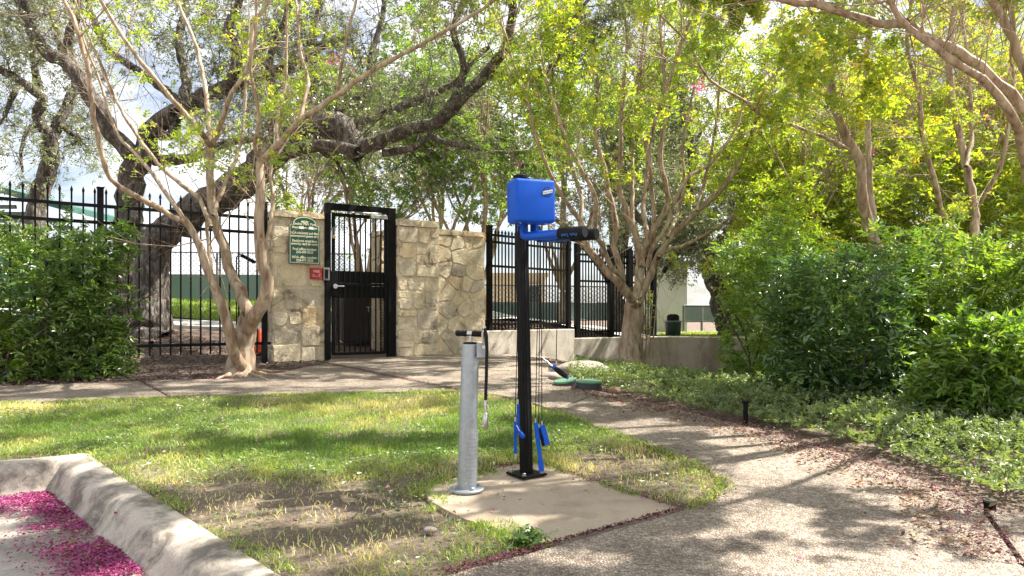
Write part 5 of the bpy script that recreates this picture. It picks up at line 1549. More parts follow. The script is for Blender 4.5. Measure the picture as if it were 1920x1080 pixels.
# =================================================================== GENERIC TREES
def auto_limbs(base, h, spread, nst, rng, r0, lean=(0,0), fork=0.12):
    """several rising stems from one base, forking once"""
    base = np.array(base, float); out = []
    k = max(3, int(h*fork/0.15)+2)
    C = np.stack([base + np.array([lean[0],lean[1],1.0])*h*fork*t for t in np.linspace(-0.1,1,k)])
    out.append((C + rng.normal(0,0.01,C.shape), np.linspace(r0*1.35, r0, k)))
    for i in range(nst):
        a = 2*np.pi*(i+rng.uniform(-0.3,0.3))/nst
        d = np.array([math.cos(a)*spread+lean[0], math.sin(a)*spread+lean[1], 1.0]); L = h*rng.uniform(0.75,1.0)*(1-fork)
        P = batch(C[-1][None], d[None], np.array([L]), 16, rng, 0.10, 0.04)[0]
        out.append((P, np.linspace(r0*0.62, r0*0.14, 16)))
        for q in range(2):
            s = rng.integers(5,10); a2 = rng.uniform(0,2*np.pi)
            d2 = nrm(P[s]-P[s-1]) + np.array([math.cos(a2),math.sin(a2),0.2])*0.6
            P2 = batch(P[s][None], d2[None], np.array([L*0.5]), 10, rng, 0.12, 0.04)[0]
            out.append((P2, np.linspace(r0*0.32, r0*0.10, 10)))
    return out

def gtree(label, x, y, h, spread, nst, r0, seed, bark, leafm, ns, zmin, L, W, m=6, blooms=0, lean=(0,0), l1=(0.6,1.5), thr=0.36, n1=180, n2=1700, name='crape_myrtle', tone=None, t1=0.3, sl=0.12, fork=0.12, wob=0.2, moss=0):
    rng = np.random.default_rng(seed); z = gzf(x,y)
    lb = auto_limbs((x,y,z), h, spread, nst, rng, r0, lean, fork)
    kp = lambda p, r: (fbm(p[:,0]+p[:,2]*0.7, p[:,1]-p[:,2]*0.5, 0.8, seed) > thr) & (p[:,2] > zmin)
    return tree(name, label, lb, bark, leafm, rng, n1, l1, n2, (0.25,0.6), ns, m, sl, L, W, t1=t1, keep=kp, base=(x,y,z), r1=0.010, blooms=blooms, tone=tone, wob=wob, moss=moss)

# behind the gate and the stone wall
gtree('pink flowering crape myrtle behind the gate', -3.0, 14.0, 4.6, 0.34, 6, 0.066, 101, M['crape_bark'], M['leaf_crape_deep'], 7000, 2.0, 0.062, 0.034, blooms=70, thr=0.50)
gtree('pink flowering crape myrtle behind the low stone wall', -0.6, 14.6, 5.4, 0.36, 6, 0.072, 102, M['crape_bark'], M['leaf_crape_deep'], 8500, 2.1, 0.064, 0.034, blooms=26, thr=0.50, lean=(-0.06,0))
gtree('green crape myrtle behind the blue tool box', 1.2, 16.5, 6.6, 0.34, 6, 0.078, 103, M['crape_bark'], M['leaf_crape_deep'], 10000, 2.3, 0.072, 0.040, blooms=10, thr=0.43)
gtree('tall crape myrtle rising between gate and repair stand', -1.8, 18.0, 8.0, 0.30, 6, 0.084, 104, M['crape_bark'], M['leaf_crape_deep'], 8500, 2.6, 0.08, 0.044, blooms=12, thr=0.51)
gtree('pink flowering crape myrtle behind the left pillar and oak limb', -5.2, 17.0, 5.2, 0.36, 6, 0.072, 105, M['crape_bark'], M['leaf_crape'], 6500, 2.1, 0.07, 0.038, blooms=80, thr=0.51)
# dark oaks right of the middle crape myrtle
rng = np.random.default_rng(77)
Y = 17.0
r_tr = [limb(Y, 30, 19, 0, [(1376,640),(1368,600),(1352,545),(1337,510),(1322,480)], jit=0.07)]
r_lb = [limb(Y, 14, 5, -1.0, [(1330,495),(1300,462),(1262,440),(1222,425),(1190,400)], extend=0.8, jit=0.1),
        limb(Y, 14, 5, 0.3, [(1326,490),(1318,440),(1290,380),(1300,300),(1280,200)], extend=0.8, jit=0.1),
        limb(Y, 12, 5, 0.4, [(1340,520),(1370,516),(1400,510),(1440,480),(1500,440)], extend=0.8, jit=0.1),
        limb(Y, 12, 5, 1.0, [(1330,490),(1360,440),(1400,400),(1460,340),(1520,300)], extend=0.8, jit=0.1),
        limb(Y, 9, 4, -1.5, [(1322,482),(1290,470),(1262,480),(1245,510)], jit=0.1)]
tree('live_oak', 'dark live oak spreading low behind the litter bin', r_tr+r_lb, M['oak_bark'], M['leaf_oak'], rng, 260, (0.7,2.0), 3000, (0.4,0.9), 11000, 5, 0.13, 0.075, 0.04,
     t1=0.15, keep=lambda p, r: p[:,2] > 1.55, base=(5.4,17,0.5), r1=0.011, wob=0.3, sides=10)
gtree('broad dark oak filling the gap behind the middle crape myrtle', 3.2, 21.0, 8.5, 0.5, 6, 0.22, 106, M['oak_bark'], M['leaf_oak'], 10000, 2.4, 0.10, 0.055, m=5, name='live_oak', thr=0.44, l1=(0.9,2.2), n1=240, n2=2400, sl=0.16, wob=0.3)
gtree('dark oak behind the right hand shrubs', 8.2, 15.0, 7.0, 0.5, 6, 0.20, 107, M['oak_bark'], M['leaf_oak'], 11000, 1.2, 0.085, 0.046, m=5, name='live_oak', thr=0.42, l1=(0.9,2.2), n1=240, n2=2400, sl=0.15, wob=0.3)
gtree('far oak at the right edge beyond the shrubs', 14.0, 17.0, 8.0, 0.5, 6, 0.22, 108, M['oak_bark'], M['leaf_oak'], 4500, 1.0, 0.11, 0.055, m=5, name='live_oak', thr=0.42, l1=(0.9,2.2), n1=220, n2=2200, sl=0.16, wob=0.3)

# =================================================================== RIGHT HAND CRAPE MYRTLES
rng = np.random.default_rng(33)
Y = 7.6
t1 = [limb(Y, 17, 14, 0, [(1722,668),(1712,632),(1690,580),(1665,520),(1640,455)], jit=0.06)]
t1l = [limb(Y, 14, 9, -0.3, [(1642,460),(1617,375),(1612,300),(1587,258),(1567,200),(1554,125),(1546,72)], jit=0.06),
       limb(Y-0.15, 4.5, 2, -1.2, [(1614,292),(1567,267),(1483,233),(1421,213),(1398,190),(1330,150),(1300,100)], extend=0.4),
       limb(Y+0.2, 8, 3, 0.3, [(1640,455),(1634,375),(1629,292),(1626,200),(1627,83),(1635,0),(1590,-200),(1490,-430),(1370,-640)], extend=0.9),  # end above the frame is added to shade the left lawn
       limb(Y+0.2, 5, 2.5, -0.6, [(1600,-160),(1560,-330),(1440,-520),(1260,-640)], extend=0.9),  # limbs starting above the frame are unseen, added to shade the lawn
       limb(Y+0.2, 5, 2.5, 0.9, [(1600,-160),(1640,-330),(1600,-520),(1540,-700)], extend=0.9),
       limb(Y+0.1, 4, 2.2, -1.2, [(1600,-160),(1500,-400),(1420,-600),(1300,-760)], extend=0.9),
       limb(Y+0.1, 4, 2.2, -1.7, [(1590,-200),(1560,-420),(1500,-640),(1400,-800)], extend=0.9),
       limb(Y-0.3, 4, 2, -0.6, [(1546,80),(1530,40),(1500,-20)], extend=1.0),
       limb(Y-0.3, 4, 2, 0.5, [(1547,80),(1570,30),(1580,-30)], extend=1.0)]
t1l = [(C, R*0.74) for C, R in t1l]; t1 = [(C, R*0.8) for C, R in t1]
def keep_r(p, r):
    k = fbm(p[:,0]+p[:,2]*0.7, p[:,1]-p[:,2]*0.5, 0.9, 23)
    return (k > 0.50) & (p[:,2] > 1.9)
tree('crape_myrtle', 'crape myrtle with smooth leaning trunk and sawn top between the shrubs', t1+t1l, M['crape_bark'], M['leaf_crape'], rng, 340, (0.6,1.6), 3400, (0.25,0.6), 38000, 6, 0.08, 0.052, 0.029, t1=0.35, keep=keep_r, base=(4.45,7.6,0.18), r1=0.008, up1=0.3, blooms=3, tone=0.1)
Y = 8.6
t3 = [limb(Y, 17, 13, 0, [(1850,680),(1838,600),(1828,520),(1826,446)], jit=0.06)]
t3l = [limb(Y, 13, 6, 0.2, [(1826,450),(1829,388),(1810,308),(1800,258),(1785,188),(1781,83),(1792,0)], extend=1.0),
       limb(Y, 9, 3, -0.8, [(1828,470),(1790,430),(1767,400),(1754,346),(1733,271),(1721,175),(1700,83),(1710,0)], extend=1.0),
       limb(Y, 7, 3, 0.8, [(1812,312),(1822,250),(1816,140),(1806,40),(1810,0)], extend=1.0),
       limb(Y, 6, 3, -0.3, [(1829,390),(1870,330),(1890,240),(1900,150)], extend=1.0)]
t3l = [(C, R*0.6) for C, R in t3l]; t3 = [(C, R*0.6) for C, R in t3]
tree('crape_myrtle', 'pale trunked crape myrtle rising behind the rightmost shrubs', t3+t3l, M['crape_bark'], M['leaf_crape'], rng, 190, (0.6,1.5), 1800, (0.25,0.6), 16000, 6, 0.11, 0.050, 0.027, t1=0.25, keep=keep_r, base=(5.9,8.6,0.2), r1=0.008, up1=0.3, blooms=5, tone=0.1)
Y = 5.4
t5 = [limb(Y, 26, 20, 0, [(2010,760),(1990,640),(1965,480),(1940,380)], jit=0.06)]
t5l = [limb(Y, 13, 6, -0.7, [(1940,385),(1918,290),(1900,221),(1842,146),(1800,125),(1754,88)], extend=0.6),
       limb(Y, 16, 5, -0.5, [(1985,330),(1945,232),(1892,175),(1837,125),(1796,96),(1733,67),(1700,46),(1650,44),(1587,25),(1525,8),(1467,-2),(1380,-40),(1280,-60)], extend=0.8),
       limb(Y, 16, 8, 0.3, [(1960,440),(1985,330),(1960,220),(1920,129),(1900,75),(1858,0),(1800,-120)], extend=1.0),
       limb(Y, 12, 5, 1.2, [(1985,330),(2020,200),(2010,60),(1980,-100),(1960,-300)], extend=0.8),
       limb(Y, 12, 5, -0.9, [(1965,250),(2000,100),(1990,-60),(1950,-250)], extend=0.8),
       limb(Y, 11, 4, -1.8, [(1985,330),(2080,100),(2150,-200),(2150,-500)], extend=0.8),  # this limb and those below are unseen, added to shade the foreground
       limb(Y, 11, 4, -1.3, [(1985,330),(2000,-50),(1900,-400),(1750,-700)], extend=0.8),
       limb(Y, 9, 4, -1.5, [(2060,140),(2020,-120),(1960,-350),(1980,-600)], extend=0.8)]
t5l = [(C, R*0.68) for C, R in t5l]; t5 = [(C, R*0.8) for C, R in t5]
def keep_t5(p, r):
    k = fbm(p[:,0]+p[:,2]*0.7, p[:,1]-p[:,2]*0.5, 1.0, 63)
    return (k > np.where(p[:,2] > 3.4, 0.38, 0.54)) & (p[:,2] > 2.5)  # leaves kept denser overhead, out of view, for foreground shade
tree('crape_myrtle', 'near crape myrtle whose long limb arches in from the right', t5+t5l, M['crape_bark'], M['leaf_crape'], rng, 360, (0.5,1.4), 3800, (0.25,0.5), 56000, 6, 0.07, 0.050, 0.028, t1=0.45, keep=keep_t5, base=(4.3,5.4,0.1), r1=0.008, up1=0.5, blooms=4, tone=0.1)
gtree('leafy crape myrtle filling the background right of centre', 4.6, 10.6, 5.4, 0.34, 7, 0.060, 111, M['crape_bark'], M['leaf_crape'], 17000, 1.6, 0.056, 0.030, blooms=6, thr=0.44, tone=0.12)
gtree('leafy crape myrtle behind the sawn trunk', 6.6, 11.2, 5.8, 0.34, 7, 0.066, 112, M['crape_bark'], M['leaf_crape'], 14000, 1.3, 0.058, 0.031, blooms=6, thr=0.43, tone=0.12)
gtree('leafy crape myrtle behind the pale trunked one', 8.6, 11.0, 5.8, 0.34, 7, 0.066, 113, M['crape_bark'], M['leaf_crape'], 9000, 1.2, 0.058, 0.031, blooms=6, thr=0.43, tone=0.12)

# =================================================================== SHRUBS
def shrub(label, px0, px1, pyt, pyb, Y, depth, leafm, n, seed, L=0.064, W=0.025, m=7, sl=0.14, stems=10, name='nandina_shrub', tone=0.0, hole=0.34, low=0.0, rag=0.25, hexa=True):
    """dense shrub filling the box between those pixels at depth Y: canes, leaf sprays facing outwards"""
    rng = np.random.default_rng(seed)
    a = PX(px0, pyb, Y); b = PX(px1, pyt, Y); cx = (a.x+b.x)/2; rx = (b.x-a.x)/2; g = gzf(cx, Y)
    zt = b.z; h = zt-g
    t = thing(name, label, 'shrub', (cx, Y, g))
    # canes
    sb = np.stack([cx+rng.normal(0,rx*0.25,stems), Y+rng.normal(0,depth*0.2,stems), np.full(stems,g-0.05)],1)
    sdv = np.stack([rng.normal(0,0.28,stems), rng.normal(0,0.22,stems), np.ones(stems)],1)
    Pc = batch(sb, sdv, h*rng.uniform(0.45,0.72,stems), 9, rng, 0.12)
    ac = Acc(); V, Q = tubes(Pc, np.linspace(0.016,0.005,9)[None]*np.ones((stems,1)), 5); ac.add(V, Q)
    # spray places: in the volume, thicker towards the outside, ragged outline
    k = n*4
    u = rng.uniform(-1,1,k); v = rng.uniform(-1,1,k); w = rng.uniform(0,1,k)
    x = cx+u*rx; y = Y+v*depth/2; z = g+low+w*(h-low)
    r = np.sqrt(u*u+v*v)
    prof = (1-0.30*np.abs(w-0.45)**1.6*2) * (1 + rag*(fbm(x*1.3+9, z*1.3+v*0.7, 1.6, seed)-0.5)*2)
    topr = 1 - rag*0.9*fbm(x*1.1, y*1.1+3, 1.7, seed+2) 
    ok = (r < prof) & (w < topr)
    ok &= (fbm(x*1.0+z*0.5, y*1.2+z*0.8, 2.4, seed+5) > hole)
    ok &= (rng.random(k) < 0.25+0.75*np.clip(np.maximum(r/prof, w/topr*0.9),0,1)**2)
    idx = np.nonzero(ok)[0][:n]
    x, y, z, u, v, w = x[idx], y[idx], z[idx], u[idx], v[idx], w[idx]
    S = len(x); sh = np.where(rng.random(S) < 0.16, rng.uniform(1.05,1.32,S), 1.0)
    x = cx+(x-cx)*sh; y = Y+(y-Y)*sh; z = g+(z-g)*np.where(w > 0.5, 1+(sh-1)*0.55, 1.0)
    p = np.stack([x,y,z],1)
    d = np.stack([u*0.9, v*0.9, 0.15+0.5*w],1) + rng.normal(0,0.45,(S,3))
    lf = Acc()
    rb = np.clip(0.25+0.5*fbm(x*1.5+z, y+z*1.3, 1.8, seed+9) + rng.normal(0,0.15,S) + tone, 0, 1)
    sprays(lf, p, d, m, rng.uniform(sl*0.7,sl*1.3,S), L, W, rng, hexa, 1.1, 0.9, 0.22, 0.25, rb, 0.16, stems=ac)
    ac.build('cane', M['oak_bark'], t); lf.build('foliage', leafm, t, False)
    return t
shrub('large dense green shrub against the left fence', -60, 190, 352, 690, 7.5, 0.85, M['leaf_nandina'], 1900, 201, stems=16, hole=0.46, rag=0.5)
shrub('green shrub lobe beside the fence post', 110, 242, 366, 680, 7.75, 0.7, M['leaf_nandina'], 1400, 202, stems=10, hole=0.46, rag=0.5)
shrub('low yellow green shrub at the left edge foot', -90, 70, 600, 705, 7.2, 0.4, M['leaf_bright'], 520, 203, stems=6, tone=0.15)
shrub('yellow green shrub beside the low wall end', 1365, 1520, 360, 715, 7.9, 1.1, M['leaf_bright'], 1700, 204, stems=9, tone=0.1, hole=0.46, rag=0.5)
shrub('dark green shrub in the middle of the right bed', 1455, 1675, 405, 760, 5.95, 1.0, M['leaf_deep'], 2100, 205, stems=9, hole=0.45, rag=0.5)
shrub('dark green shrub beside the leaning trunk', 1660, 1860, 395, 775, 6.25, 1.0, M['leaf_nandina'], 1800, 206, stems=9, tone=0.1, hole=0.46, rag=0.5)
shrub('bright green shrub in front at the right edge', 1745, 1925, 560, 815, 4.95, 0.75, M['leaf_bright'], 1500, 207, stems=8, hole=0.44, rag=0.5)
shrub('tall yellow green shrub cut by the right frame edge', 1860, 2060, 440, 800, 5.6, 0.9, M['leaf_bright'], 1700, 208, stems=9, tone=0.25)
shrub('low yellow green shrub between the dark ones', 1610, 1770, 600, 775, 6.7, 0.7, M['leaf_bright'], 900, 209, stems=7, tone=0.2)
shrub('loose green shrub behind the dark middle one', 1400, 1560, 430, 700, 9.0, 1.0, M['leaf_bright'], 1200, 210, stems=8, tone=0.05)

for lab, a0, a1, t_, b_, Yy, n_, sd_ in [('tall leafy thicket between the middle crape myrtle and the sawn trunk', 1385, 1620, 255, 680, 10.0, 2100, 211), ('tall leafy thicket behind the leaning trunk', 1560, 1815, 240, 680, 10.4, 2400, 212),
                                 ('tall leafy thicket at the far right behind the shrubs', 1755, 2010, 230, 680, 9.8, 2400, 213)]:
    shrub(lab, a0, a1, t_, b_, Yy, 1.3, M['leaf_crape'], n_, sd_, L=0.07, W=0.034, m=8, sl=0.22, stems=7, name='leafy_thicket', tone=0.05, hole=0.44, rag=0.5, low=0.1, hexa=False)
# =================================================================== GRASS, GROUND COVER, LITTER
def blades(name, label, x, y, h, rng, mat, rnd, w=0.0035, lean=0.55, off=0.0, parent=None):
    N = len(x); z = gz(x,y)+off
    a = rng.uniform(0,2*np.pi,N); s = np.stack([np.cos(a),np.sin(a),np.zeros(N)],1)
    b = rng.uniform(0,2*np.pi,N); l = np.stack([np.cos(b),np.sin(b),np.zeros(N)],1)*(lean*rng.random(N)*h)[:,None]
    P = np.stack([x,y,z],1); w = w*rng.uniform(0.7,1.4,N)
    up = np.array([[0,0,1.0]])
    v0 = P-s*w[:,None]/2; v1 = P+s*w[:,None]/2
    mid = P+up*(h*0.6)[:,None]+l*0.45
    v2 = mid+s*w[:,None]*0.42; v3 = mid-s*w[:,None]*0.42
    v4 = P+up*(h*(1-0.25*rng.random(N)))[:,None]+l*1.25
    V = np.stack([v0,v1,v2,v3,v4],1).reshape(-1,3)
    k = (np.arange(N)*5)[:,None]
    o = mesh_np(name, V, [k+np.array([[0,1,2,3]]), k+np.array([[3,2,4]])], mat, parent, np.repeat(rnd,5), False)
    return tag(o, label, 'grass', kind='stuff') if parent is None else o

rng = np.random.default_rng(55)
def scatter(poly, N, rng, box=None):
    xs = [p[0] for p in poly]; ys = [p[1] for p in poly]
    b = box or (min(xs),max(xs),min(ys),max(ys))
    x = rng.uniform(b[0],b[1],N); y = rng.uniform(b[2],b[3],N)
    k = in_poly(x,y,poly); return x[k], y[k]
x, y = scatter(LAWN, 520000, rng, (-5.6,1.35,1.95,6.6))
k = (y > 0.72*np.abs(x)*1.0) & ~in_poly(x,y,PAD) & (road_mask(x,y) < -0.01)
x, y = x[k], y[k]
n1_ = fbm(x, y, 1.6, 71); n2_ = fbm(x, y, 5.0, 72)
# worn patch between kerb and pad
wp_ = np.array(GP(690,955)); worn = np.exp(-(((x-wp_[0])/0.95)**2+((y-wp_[1])/0.52)**2))
wp2 = np.array(GP(1180,860)); worn2 = np.exp(-(((x-wp2[0])/0.35)**2+((y-wp2[1])/0.45)**2))
back = sstep(3.3, 4.3, y)
dens = np.clip(0.38+0.45*back+1.2*(n2_-0.5)-0.9*(n1_-0.5) - 0.85*worn - 0.5*worn2, 0.07, 1)
k = rng.random(len(x)) < dens*np.clip(0.5+0.15*(5-y),0.3,1.0)
x, y, n1_, n2_, worn, back, worn2 = x[k], y[k], n1_[k], n2_[k], worn[k], back[k], worn2[k]
dry = np.clip(0.50-0.24*back+0.12*sstep(-2.0,-3.4,x)+1.35*(n1_-0.48)+0.5*(n2_-0.5)+0.5*worn+0.4*worn2+rng.normal(0,0.20,len(x)), 0, 1)
edge = np.clip(dist_poly(x,y,LAWN)/0.12, 0.35, 1)
h = (0.020+0.026*rng.random(len(x))**1.5+0.05*np.clip(n2_-0.45,0,1)*back)*edge*(1-0.35*worn)
ex, ey = [], []
for line, N_, sd_, bi_ in [(LAWN_R[2:], 2600, 0.03, 0.0), (PAD[2:], 4200, 0.05, 0.0), ([PAD[0],PAD[-1]], 900, 0.03, 0.0), ([PAD[0],PAD[1]], 1000, 0.022, 0.0), (LP_FRONT[2:], 5000, 0.03, 0.0), ([(K0[0],K0[1]),(-0.75,2.3)], 1500, 0.03, 0.03), ([(K0[0],K0[1]),(-3.6,3.69)], 900, 0.03, -0.03)]:
    P_ = np.array(line); sg_ = np.hypot(*(P_[1:]-P_[:-1]).T); kk = rng.choice(len(sg_), N_, p=sg_/sg_.sum()); tt = rng.random(N_)[:,None]
    q_ = P_[kk]*(1-tt)+P_[kk+1]*tt; dd_ = (P_[kk+1]-P_[kk])/sg_[kk][:,None]
    q_ = q_ + np.stack([-dd_[:,1],dd_[:,0]],1)*rng.normal(bi_,sd_,N_)[:,None]
    s_ = fbm(q_[:,0], q_[:,1], 4.5, 77) > 0.47
    ex.append(q_[s_,0]); ey.append(q_[s_,1])
ex = np.concatenate(ex); ey = np.concatenate(ey)
x = np.concatenate([x,ex]); y = np.concatenate([y,ey]); h = np.concatenate([h, rng.uniform(0.012,0.036,len(ex))]); dry = np.concatenate([dry, np.clip(rng.normal(0.4,0.25,len(ex)),0,1)])
grass = blades('grass', 'mixed green and straw coloured lawn grass between kerb and paths', x, y, h, rng, M['grass'], dry, 0.0036, 1.3)
# broadleaf weeds in the lawn
lf = Acc()
x, y = scatter(LAWN, 42000, rng, (-4.0,1.35,2.2,6.5))
k = (fbm(x,y,2.1,81) > 0.53) & ~in_poly(x,y,PAD) & (dist_poly(x,y,LAWN) > 0.03) & (rng.random(len(x)) < 0.25+0.6*sstep(3.2,4.5,y))
x, y = x[k], y[k]; N = len(x)
p = np.stack([x,y,gz(x,y)+0.012+0.02*rng.random(N)],1)
leaves(lf, p, np.stack([rng.normal(0,1,N),rng.normal(0,1,N),0.35*np.ones(N)],1), np.array([[0,0,1.0]])+rng.normal(0,0.3,(N,3)), 0.022*rng.uniform(0.6,1.4,N), 0.015*rng.uniform(0.7,1.3,N), rng, np.clip(rng.normal(0.45,0.2,N),0,1))
o = lf.build('lawn_weed', M['leaf_cover'], None, False); tag(o, 'small broadleaf weeds spread through the lawn', 'weeds', kind='stuff')
# clump at the tip of the pad
lf = Acc(); wc = GP(985,1022); N = 260
p = np.stack([wc[0]+rng.normal(0,0.028,N), wc[1]+rng.normal(0,0.03,N), gzf(*wc)+rng.uniform(0.005,0.05,N)],1)
leaves(lf, p, rng.normal(0,1,(N,3))*np.array([[1,1,0.3]]), np.array([[0,0,1.0]])+rng.normal(0,0.35,(N,3)), np.full(N,0.028), np.full(N,0.017), rng, np.clip(rng.normal(0.3,0.2,N),0,1), True)
o = lf.build('weed_clump', M['leaf_nandina'], None, False); tag(o, 'small green leafy weed at the front corner of the pad', 'weed')
# far lawn grass
x = rng.uniform(-10,-2.8,26000); y = rng.uniform(12.6,19,26000); k = in_poly(x,y,[(-9.5,12.6),(-4.6,12.6),(-3.0,13.2),(-2.6,17),(-4,19.5),(-10,19.5)])
x, y = x[k], y[k]
blades('grass', 'sunlit green grass on the lawn beyond the fence', x, y, rng.uniform(0.05,0.09,len(x)), rng, M['grass'], np.clip(rng.normal(0.38,0.18,len(x)),0,1), 0.020, 0.6)
x = rng.uniform(3.0,9,13000); y = rng.uniform(12.9,20,13000); k = in_poly(x,y,[(3.05,13.6),(3.9,13.0),(6.5,12.3),(9,15),(9,20),(4.2,20),(3.5,16)])
x, y = x[k], y[k]
blades('grass', 'pale grass on the turf around the litter bin', x, y, rng.uniform(0.03,0.07,len(x)), rng, M['grass'], np.clip(rng.normal(0.55,0.18,len(x)),0,1), 0.020, 0.6)

# ground cover along the right bed
BED = [(a+0.0, b) for a, b in [GP(1062,716), GP(1120,726), GP(1200,742), GP(1300,766), GP(1420,792), GP(1560,826), GP(1700,866), GP(1840,915), GP(1960,965)]] + [(4.6,3.4),(6.5,5.5),(7.0,9.0),(4.5,11.5),(2.6,12.4),(1.6,11.6),(0.95,10.0)]
lf = Acc(); st = Acc()
x, y = scatter(BED, 60000, rng, (0.4,5.2,2.9,12))
k = (x < 0.80*y) & (rng.random(len(x)) < np.clip(1.3-0.09*y,0.25,1)) & (fbm(x,y,2.6,92) > 0.31)
x, y = x[k], y[k]; S = len(x)
de = np.clip(dist_poly(x,y,BED[:9],False)/0.28, 0.30, 1)
hh = (0.03+0.20*np.clip(fbm(x,y,3.6,93)-0.15,0,1)+0.06*rng.random(S))*de*1.2*np.clip(1.5-0.125*y,0.28,1)
z = gz(x,y)+hh*rng.uniform(0.35,1.0,S)
p = np.stack([x,y,z],1); d = np.stack([rng.normal(0,0.7,S),rng.normal(0,0.7,S),np.full(S,0.55)],1)
rb = np.clip(0.15+0.6*fbm(x,y,1.7,94)+rng.normal(0,0.14,S),0,1)
sprays(lf, p, d, 5, rng.uniform(0.03,0.06,S), 0.030, 0.016, rng, False, 1.2, 0.9, 0.1, 0.2, rb)
o = lf.build('ground_cover', M['leaf_cover'], None, False); tag(o, 'low grey green ground cover filling the right bed', 'ground cover', kind='stuff')

def litter(name, label, x, y, size, rng, mat, off, cat, lift=0.006, asp=0.8, rnd=None):
    N = len(x); lf = Acc()
    z = (gz(x,y) if off is None else off(x,y)) + lift*rng.random(N)+0.001
    n = nrm(np.array([[0,0,1.0]])+rng.normal(0,0.35,(N,3)))
    s = size*rng.uniform(0.5,1.4,N)
    leaves(lf, np.stack([x,y,z],1), np.stack([rng.normal(0,1,N),rng.normal(0,1,N),0.12*rng.normal(0,1,N)],1), n, s, s*asp, rng, rng.random(N) if rnd is None else rnd, False, 0.22, 0.1)
    o = lf.build(name, mat, None, False)
    return tag(o, label, cat, kind='stuff')
# petals heaped in the gutter
u = rng.uniform(0,3.3,26000); v = np.abs(rng.normal(0,0.12,26000))+KW-0.01
x = K0[0]+KD[0]*u+KN[0]*v; y = K0[1]+KD[1]*u+KN[1]*v
k = ((x-K0[0])*KLN[0]+(y-K0[1])*KLN[1] > KW-0.01) & (rng.random(len(x)) < np.clip(2.2*fbm(x,y,4,95)-0.45,0.03,1))
x, y = x[k], y[k]
litter('fallen_petals', 'magenta petals drifted in the gutter below the kerb', x, y, 0.013, rng, M['petal'], lambda a, b: -0.150+0.012*np.clip(1-(a-K0[0])*KN[0]-(b-K0[1])*KN[1]+0.3,0,1), 'petals', 0.012, rnd=np.clip(rng.normal(0.42,0.26,len(x)),0,1))
u = rng.uniform(0,0.9,3800); v = KW+np.abs(rng.normal(0,0.16,3800))
x = K0[0]+KL[0]*u+KLN[0]*v; y = K0[1]+KL[1]*u+KLN[1]*v; k = (x-K0[0])*KN[0]+(y-K0[1])*KN[1] > KW-0.01
litter('fallen_petals', 'lighter pink petals spread before the kerb return', x[k], y[k], 0.014, rng, M['petal'], lambda a, b: -0.148+0*a, 'petals', 0.012, rnd=np.clip(rng.normal(0.7,0.15,k.sum()),0,1))
k = rng.integers(0,10**6,90); u = rng.uniform(0,2.4,90); v = KW+np.abs(rng.normal(0.02,0.08,90))
litter('fallen_leaves', 'yellowed leaves lying among the gutter petals', K0[0]+KD[0]*u+KN[0]*v, K0[1]+KD[1]*u+KN[1]*v, 0.032, rng, M['dry_leaf'], lambda a, b: -0.135+0*a, 'leaves', 0.012, 0.55)

def along(line, N, rng, sd, bias=0.0):
    P = np.array(line); seg = np.hypot(*(P[1:]-P[:-1]).T); k = rng.choice(len(seg), N, p=seg/seg.sum()); t = rng.random(N)[:,None]
    q = P[k]*(1-t)+P[k+1]*t; d = (P[k+1]-P[k])/seg[k][:,None]; n = np.stack([-d[:,1],d[:,0]],1)
    o = rng.normal(bias,sd,N)[:,None]; q = q+n*o
    return q[:,0], q[:,1]
lift8 = lambda a, b: gz(a,b)+0.010
X_, Y_ = [], []
for line, N, sd, bi in [(PATH_R[1:10], 4200, 0.09, -0.10), (PATH_R[1:10], 500, 0.06, 0.02), ([PAD[0],PAD[1]], 420, 0.02, 0.0), ([PAD[1],PAD[2]], 600, 0.009, 0.0), (LAWN_R[4:], 500, 0.035, 0.0), ([LP_BACK[-1],jA], 1300, 0.018, 0.0),
                        ([j1f,j1b], 260, 0.015, 0.0), (LP_BACK[2:6], 900, 0.09, 0.05), ([PAD[0],PAD[-1],PAD[-2]], 350, 0.03, 0.0), ([GP(1009,1032),GP(832,1080)], 500, 0.015, 0.0), ([(K0[0],K0[1]),(-3.3,3.81)], 300, 0.04, -0.05)]:
    a, b = along(line, N, rng, sd, bi); X_.append(a); Y_.append(b)
x = np.concatenate(X_); y = np.concatenate(Y_)
litter('fallen_petals', 'dusty magenta petals gathered along path edges and joints', x, y, 0.011, rng, M['petal_dull'], lift8, 'petals', 0.008, rnd=np.clip(rng.normal(0.28,0.22,len(x)),0,1))
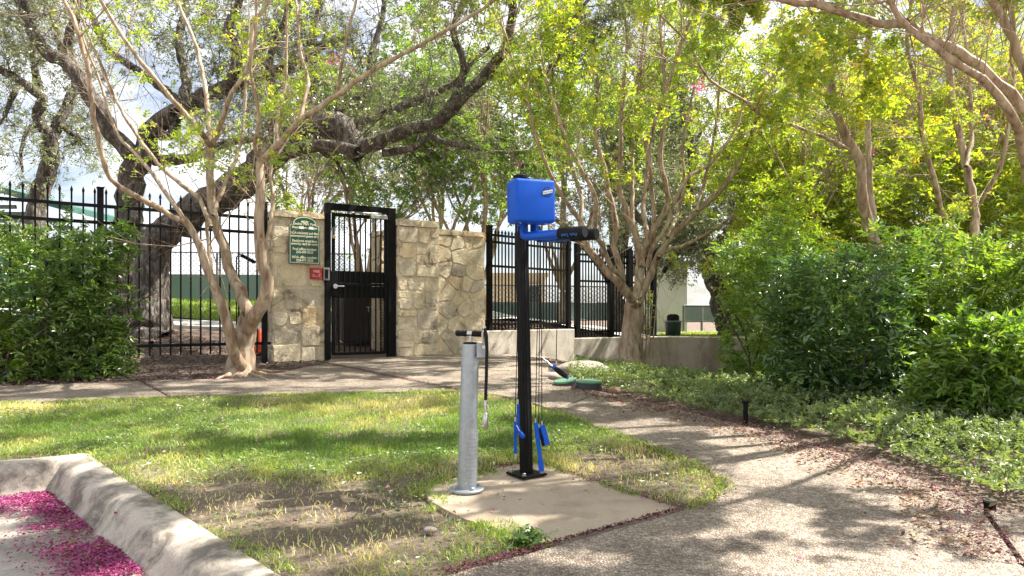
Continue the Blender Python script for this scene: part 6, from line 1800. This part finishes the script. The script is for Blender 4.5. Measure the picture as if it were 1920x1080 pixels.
x = rng.uniform(-4,2.4,260); y = rng.uniform(2.3,8.5,260)
litter('fallen_petals', 'single pink petals strewn over paths and lawn', x, y, 0.018, rng, M['petal'], lambda a, b: gz(a,b)+0.014, 'petals', 0.004, rnd=np.clip(rng.normal(0.55,0.2,260),0,1))
a, b = along(PATH_R[2:10], 1000, rng, 0.11, -0.19)
litter('fallen_leaves', 'dry tan leaves along the edge of the right bed', a, b, 0.032, rng, M['dry_leaf'], lift8, 'leaves', 0.012, 0.5)
x, y = scatter(LAWN, 700, rng, (-3.5,1.3,2.2,5.5))
litter('fallen_leaves', 'dry leaf bits scattered in the lawn', x, y, 0.022, rng, M['dry_leaf'], lambda a, b: gz(a,b)+0.02, 'leaves', 0.02, 0.5)
MUL = LP_BACK + [(-3.1,8.95),(-5.57,7.5),(-7.4,6.1)]
x, y = scatter(LP_BACK[1:]+[(-2.5,9.3),(-3.1,9.5),(-5.5,11.2),(-7.5,9)], 26000, rng, (-7.5,-2.4,6.3,11.2))
litter('mulch_chips', 'brown bark mulch chips under the left trees', x, y, 0.035, rng, M['chip'], lambda a, b: gz(a,b)-0.02, 'mulch', 0.02, 0.4)
a, b = along(PATH_R[0:10], 14000, rng, 0.16, -0.20)
litter('mulch_chips', 'dark mulch chips between path and ground cover', a, b, 0.026, rng, M['chip'], lambda a, b: gz(a,b)-0.018, 'mulch', 0.02, 0.45)

# =================================================================== GROUPS OF LOOK-ALIKES
GROUPS = {'crape_myrtle': 'crape myrtle trees', 'live_oak': 'live oak trees', 'nandina_shrub': 'leafy shrubs in the beds', 'leafy_thicket': 'tall thickets behind the right bed',
          'valve_cover': 'green valve covers by the path', 'stone_pillar': 'limestone pillars at the gate', 'iron_fence': 'black iron fence sections', 'court_fence': 'windscreened court fences',
          'well_light': 'small ground lights', 'retaining_wall': 'concrete retaining walls', 'cobble': 'small loose stones'}
for o in bpy.data.objects:
    if o.parent is None and o.name.split('.')[0] in GROUPS and 'label' in o:
        o['group'] = GROUPS[o.name.split('.')[0]]
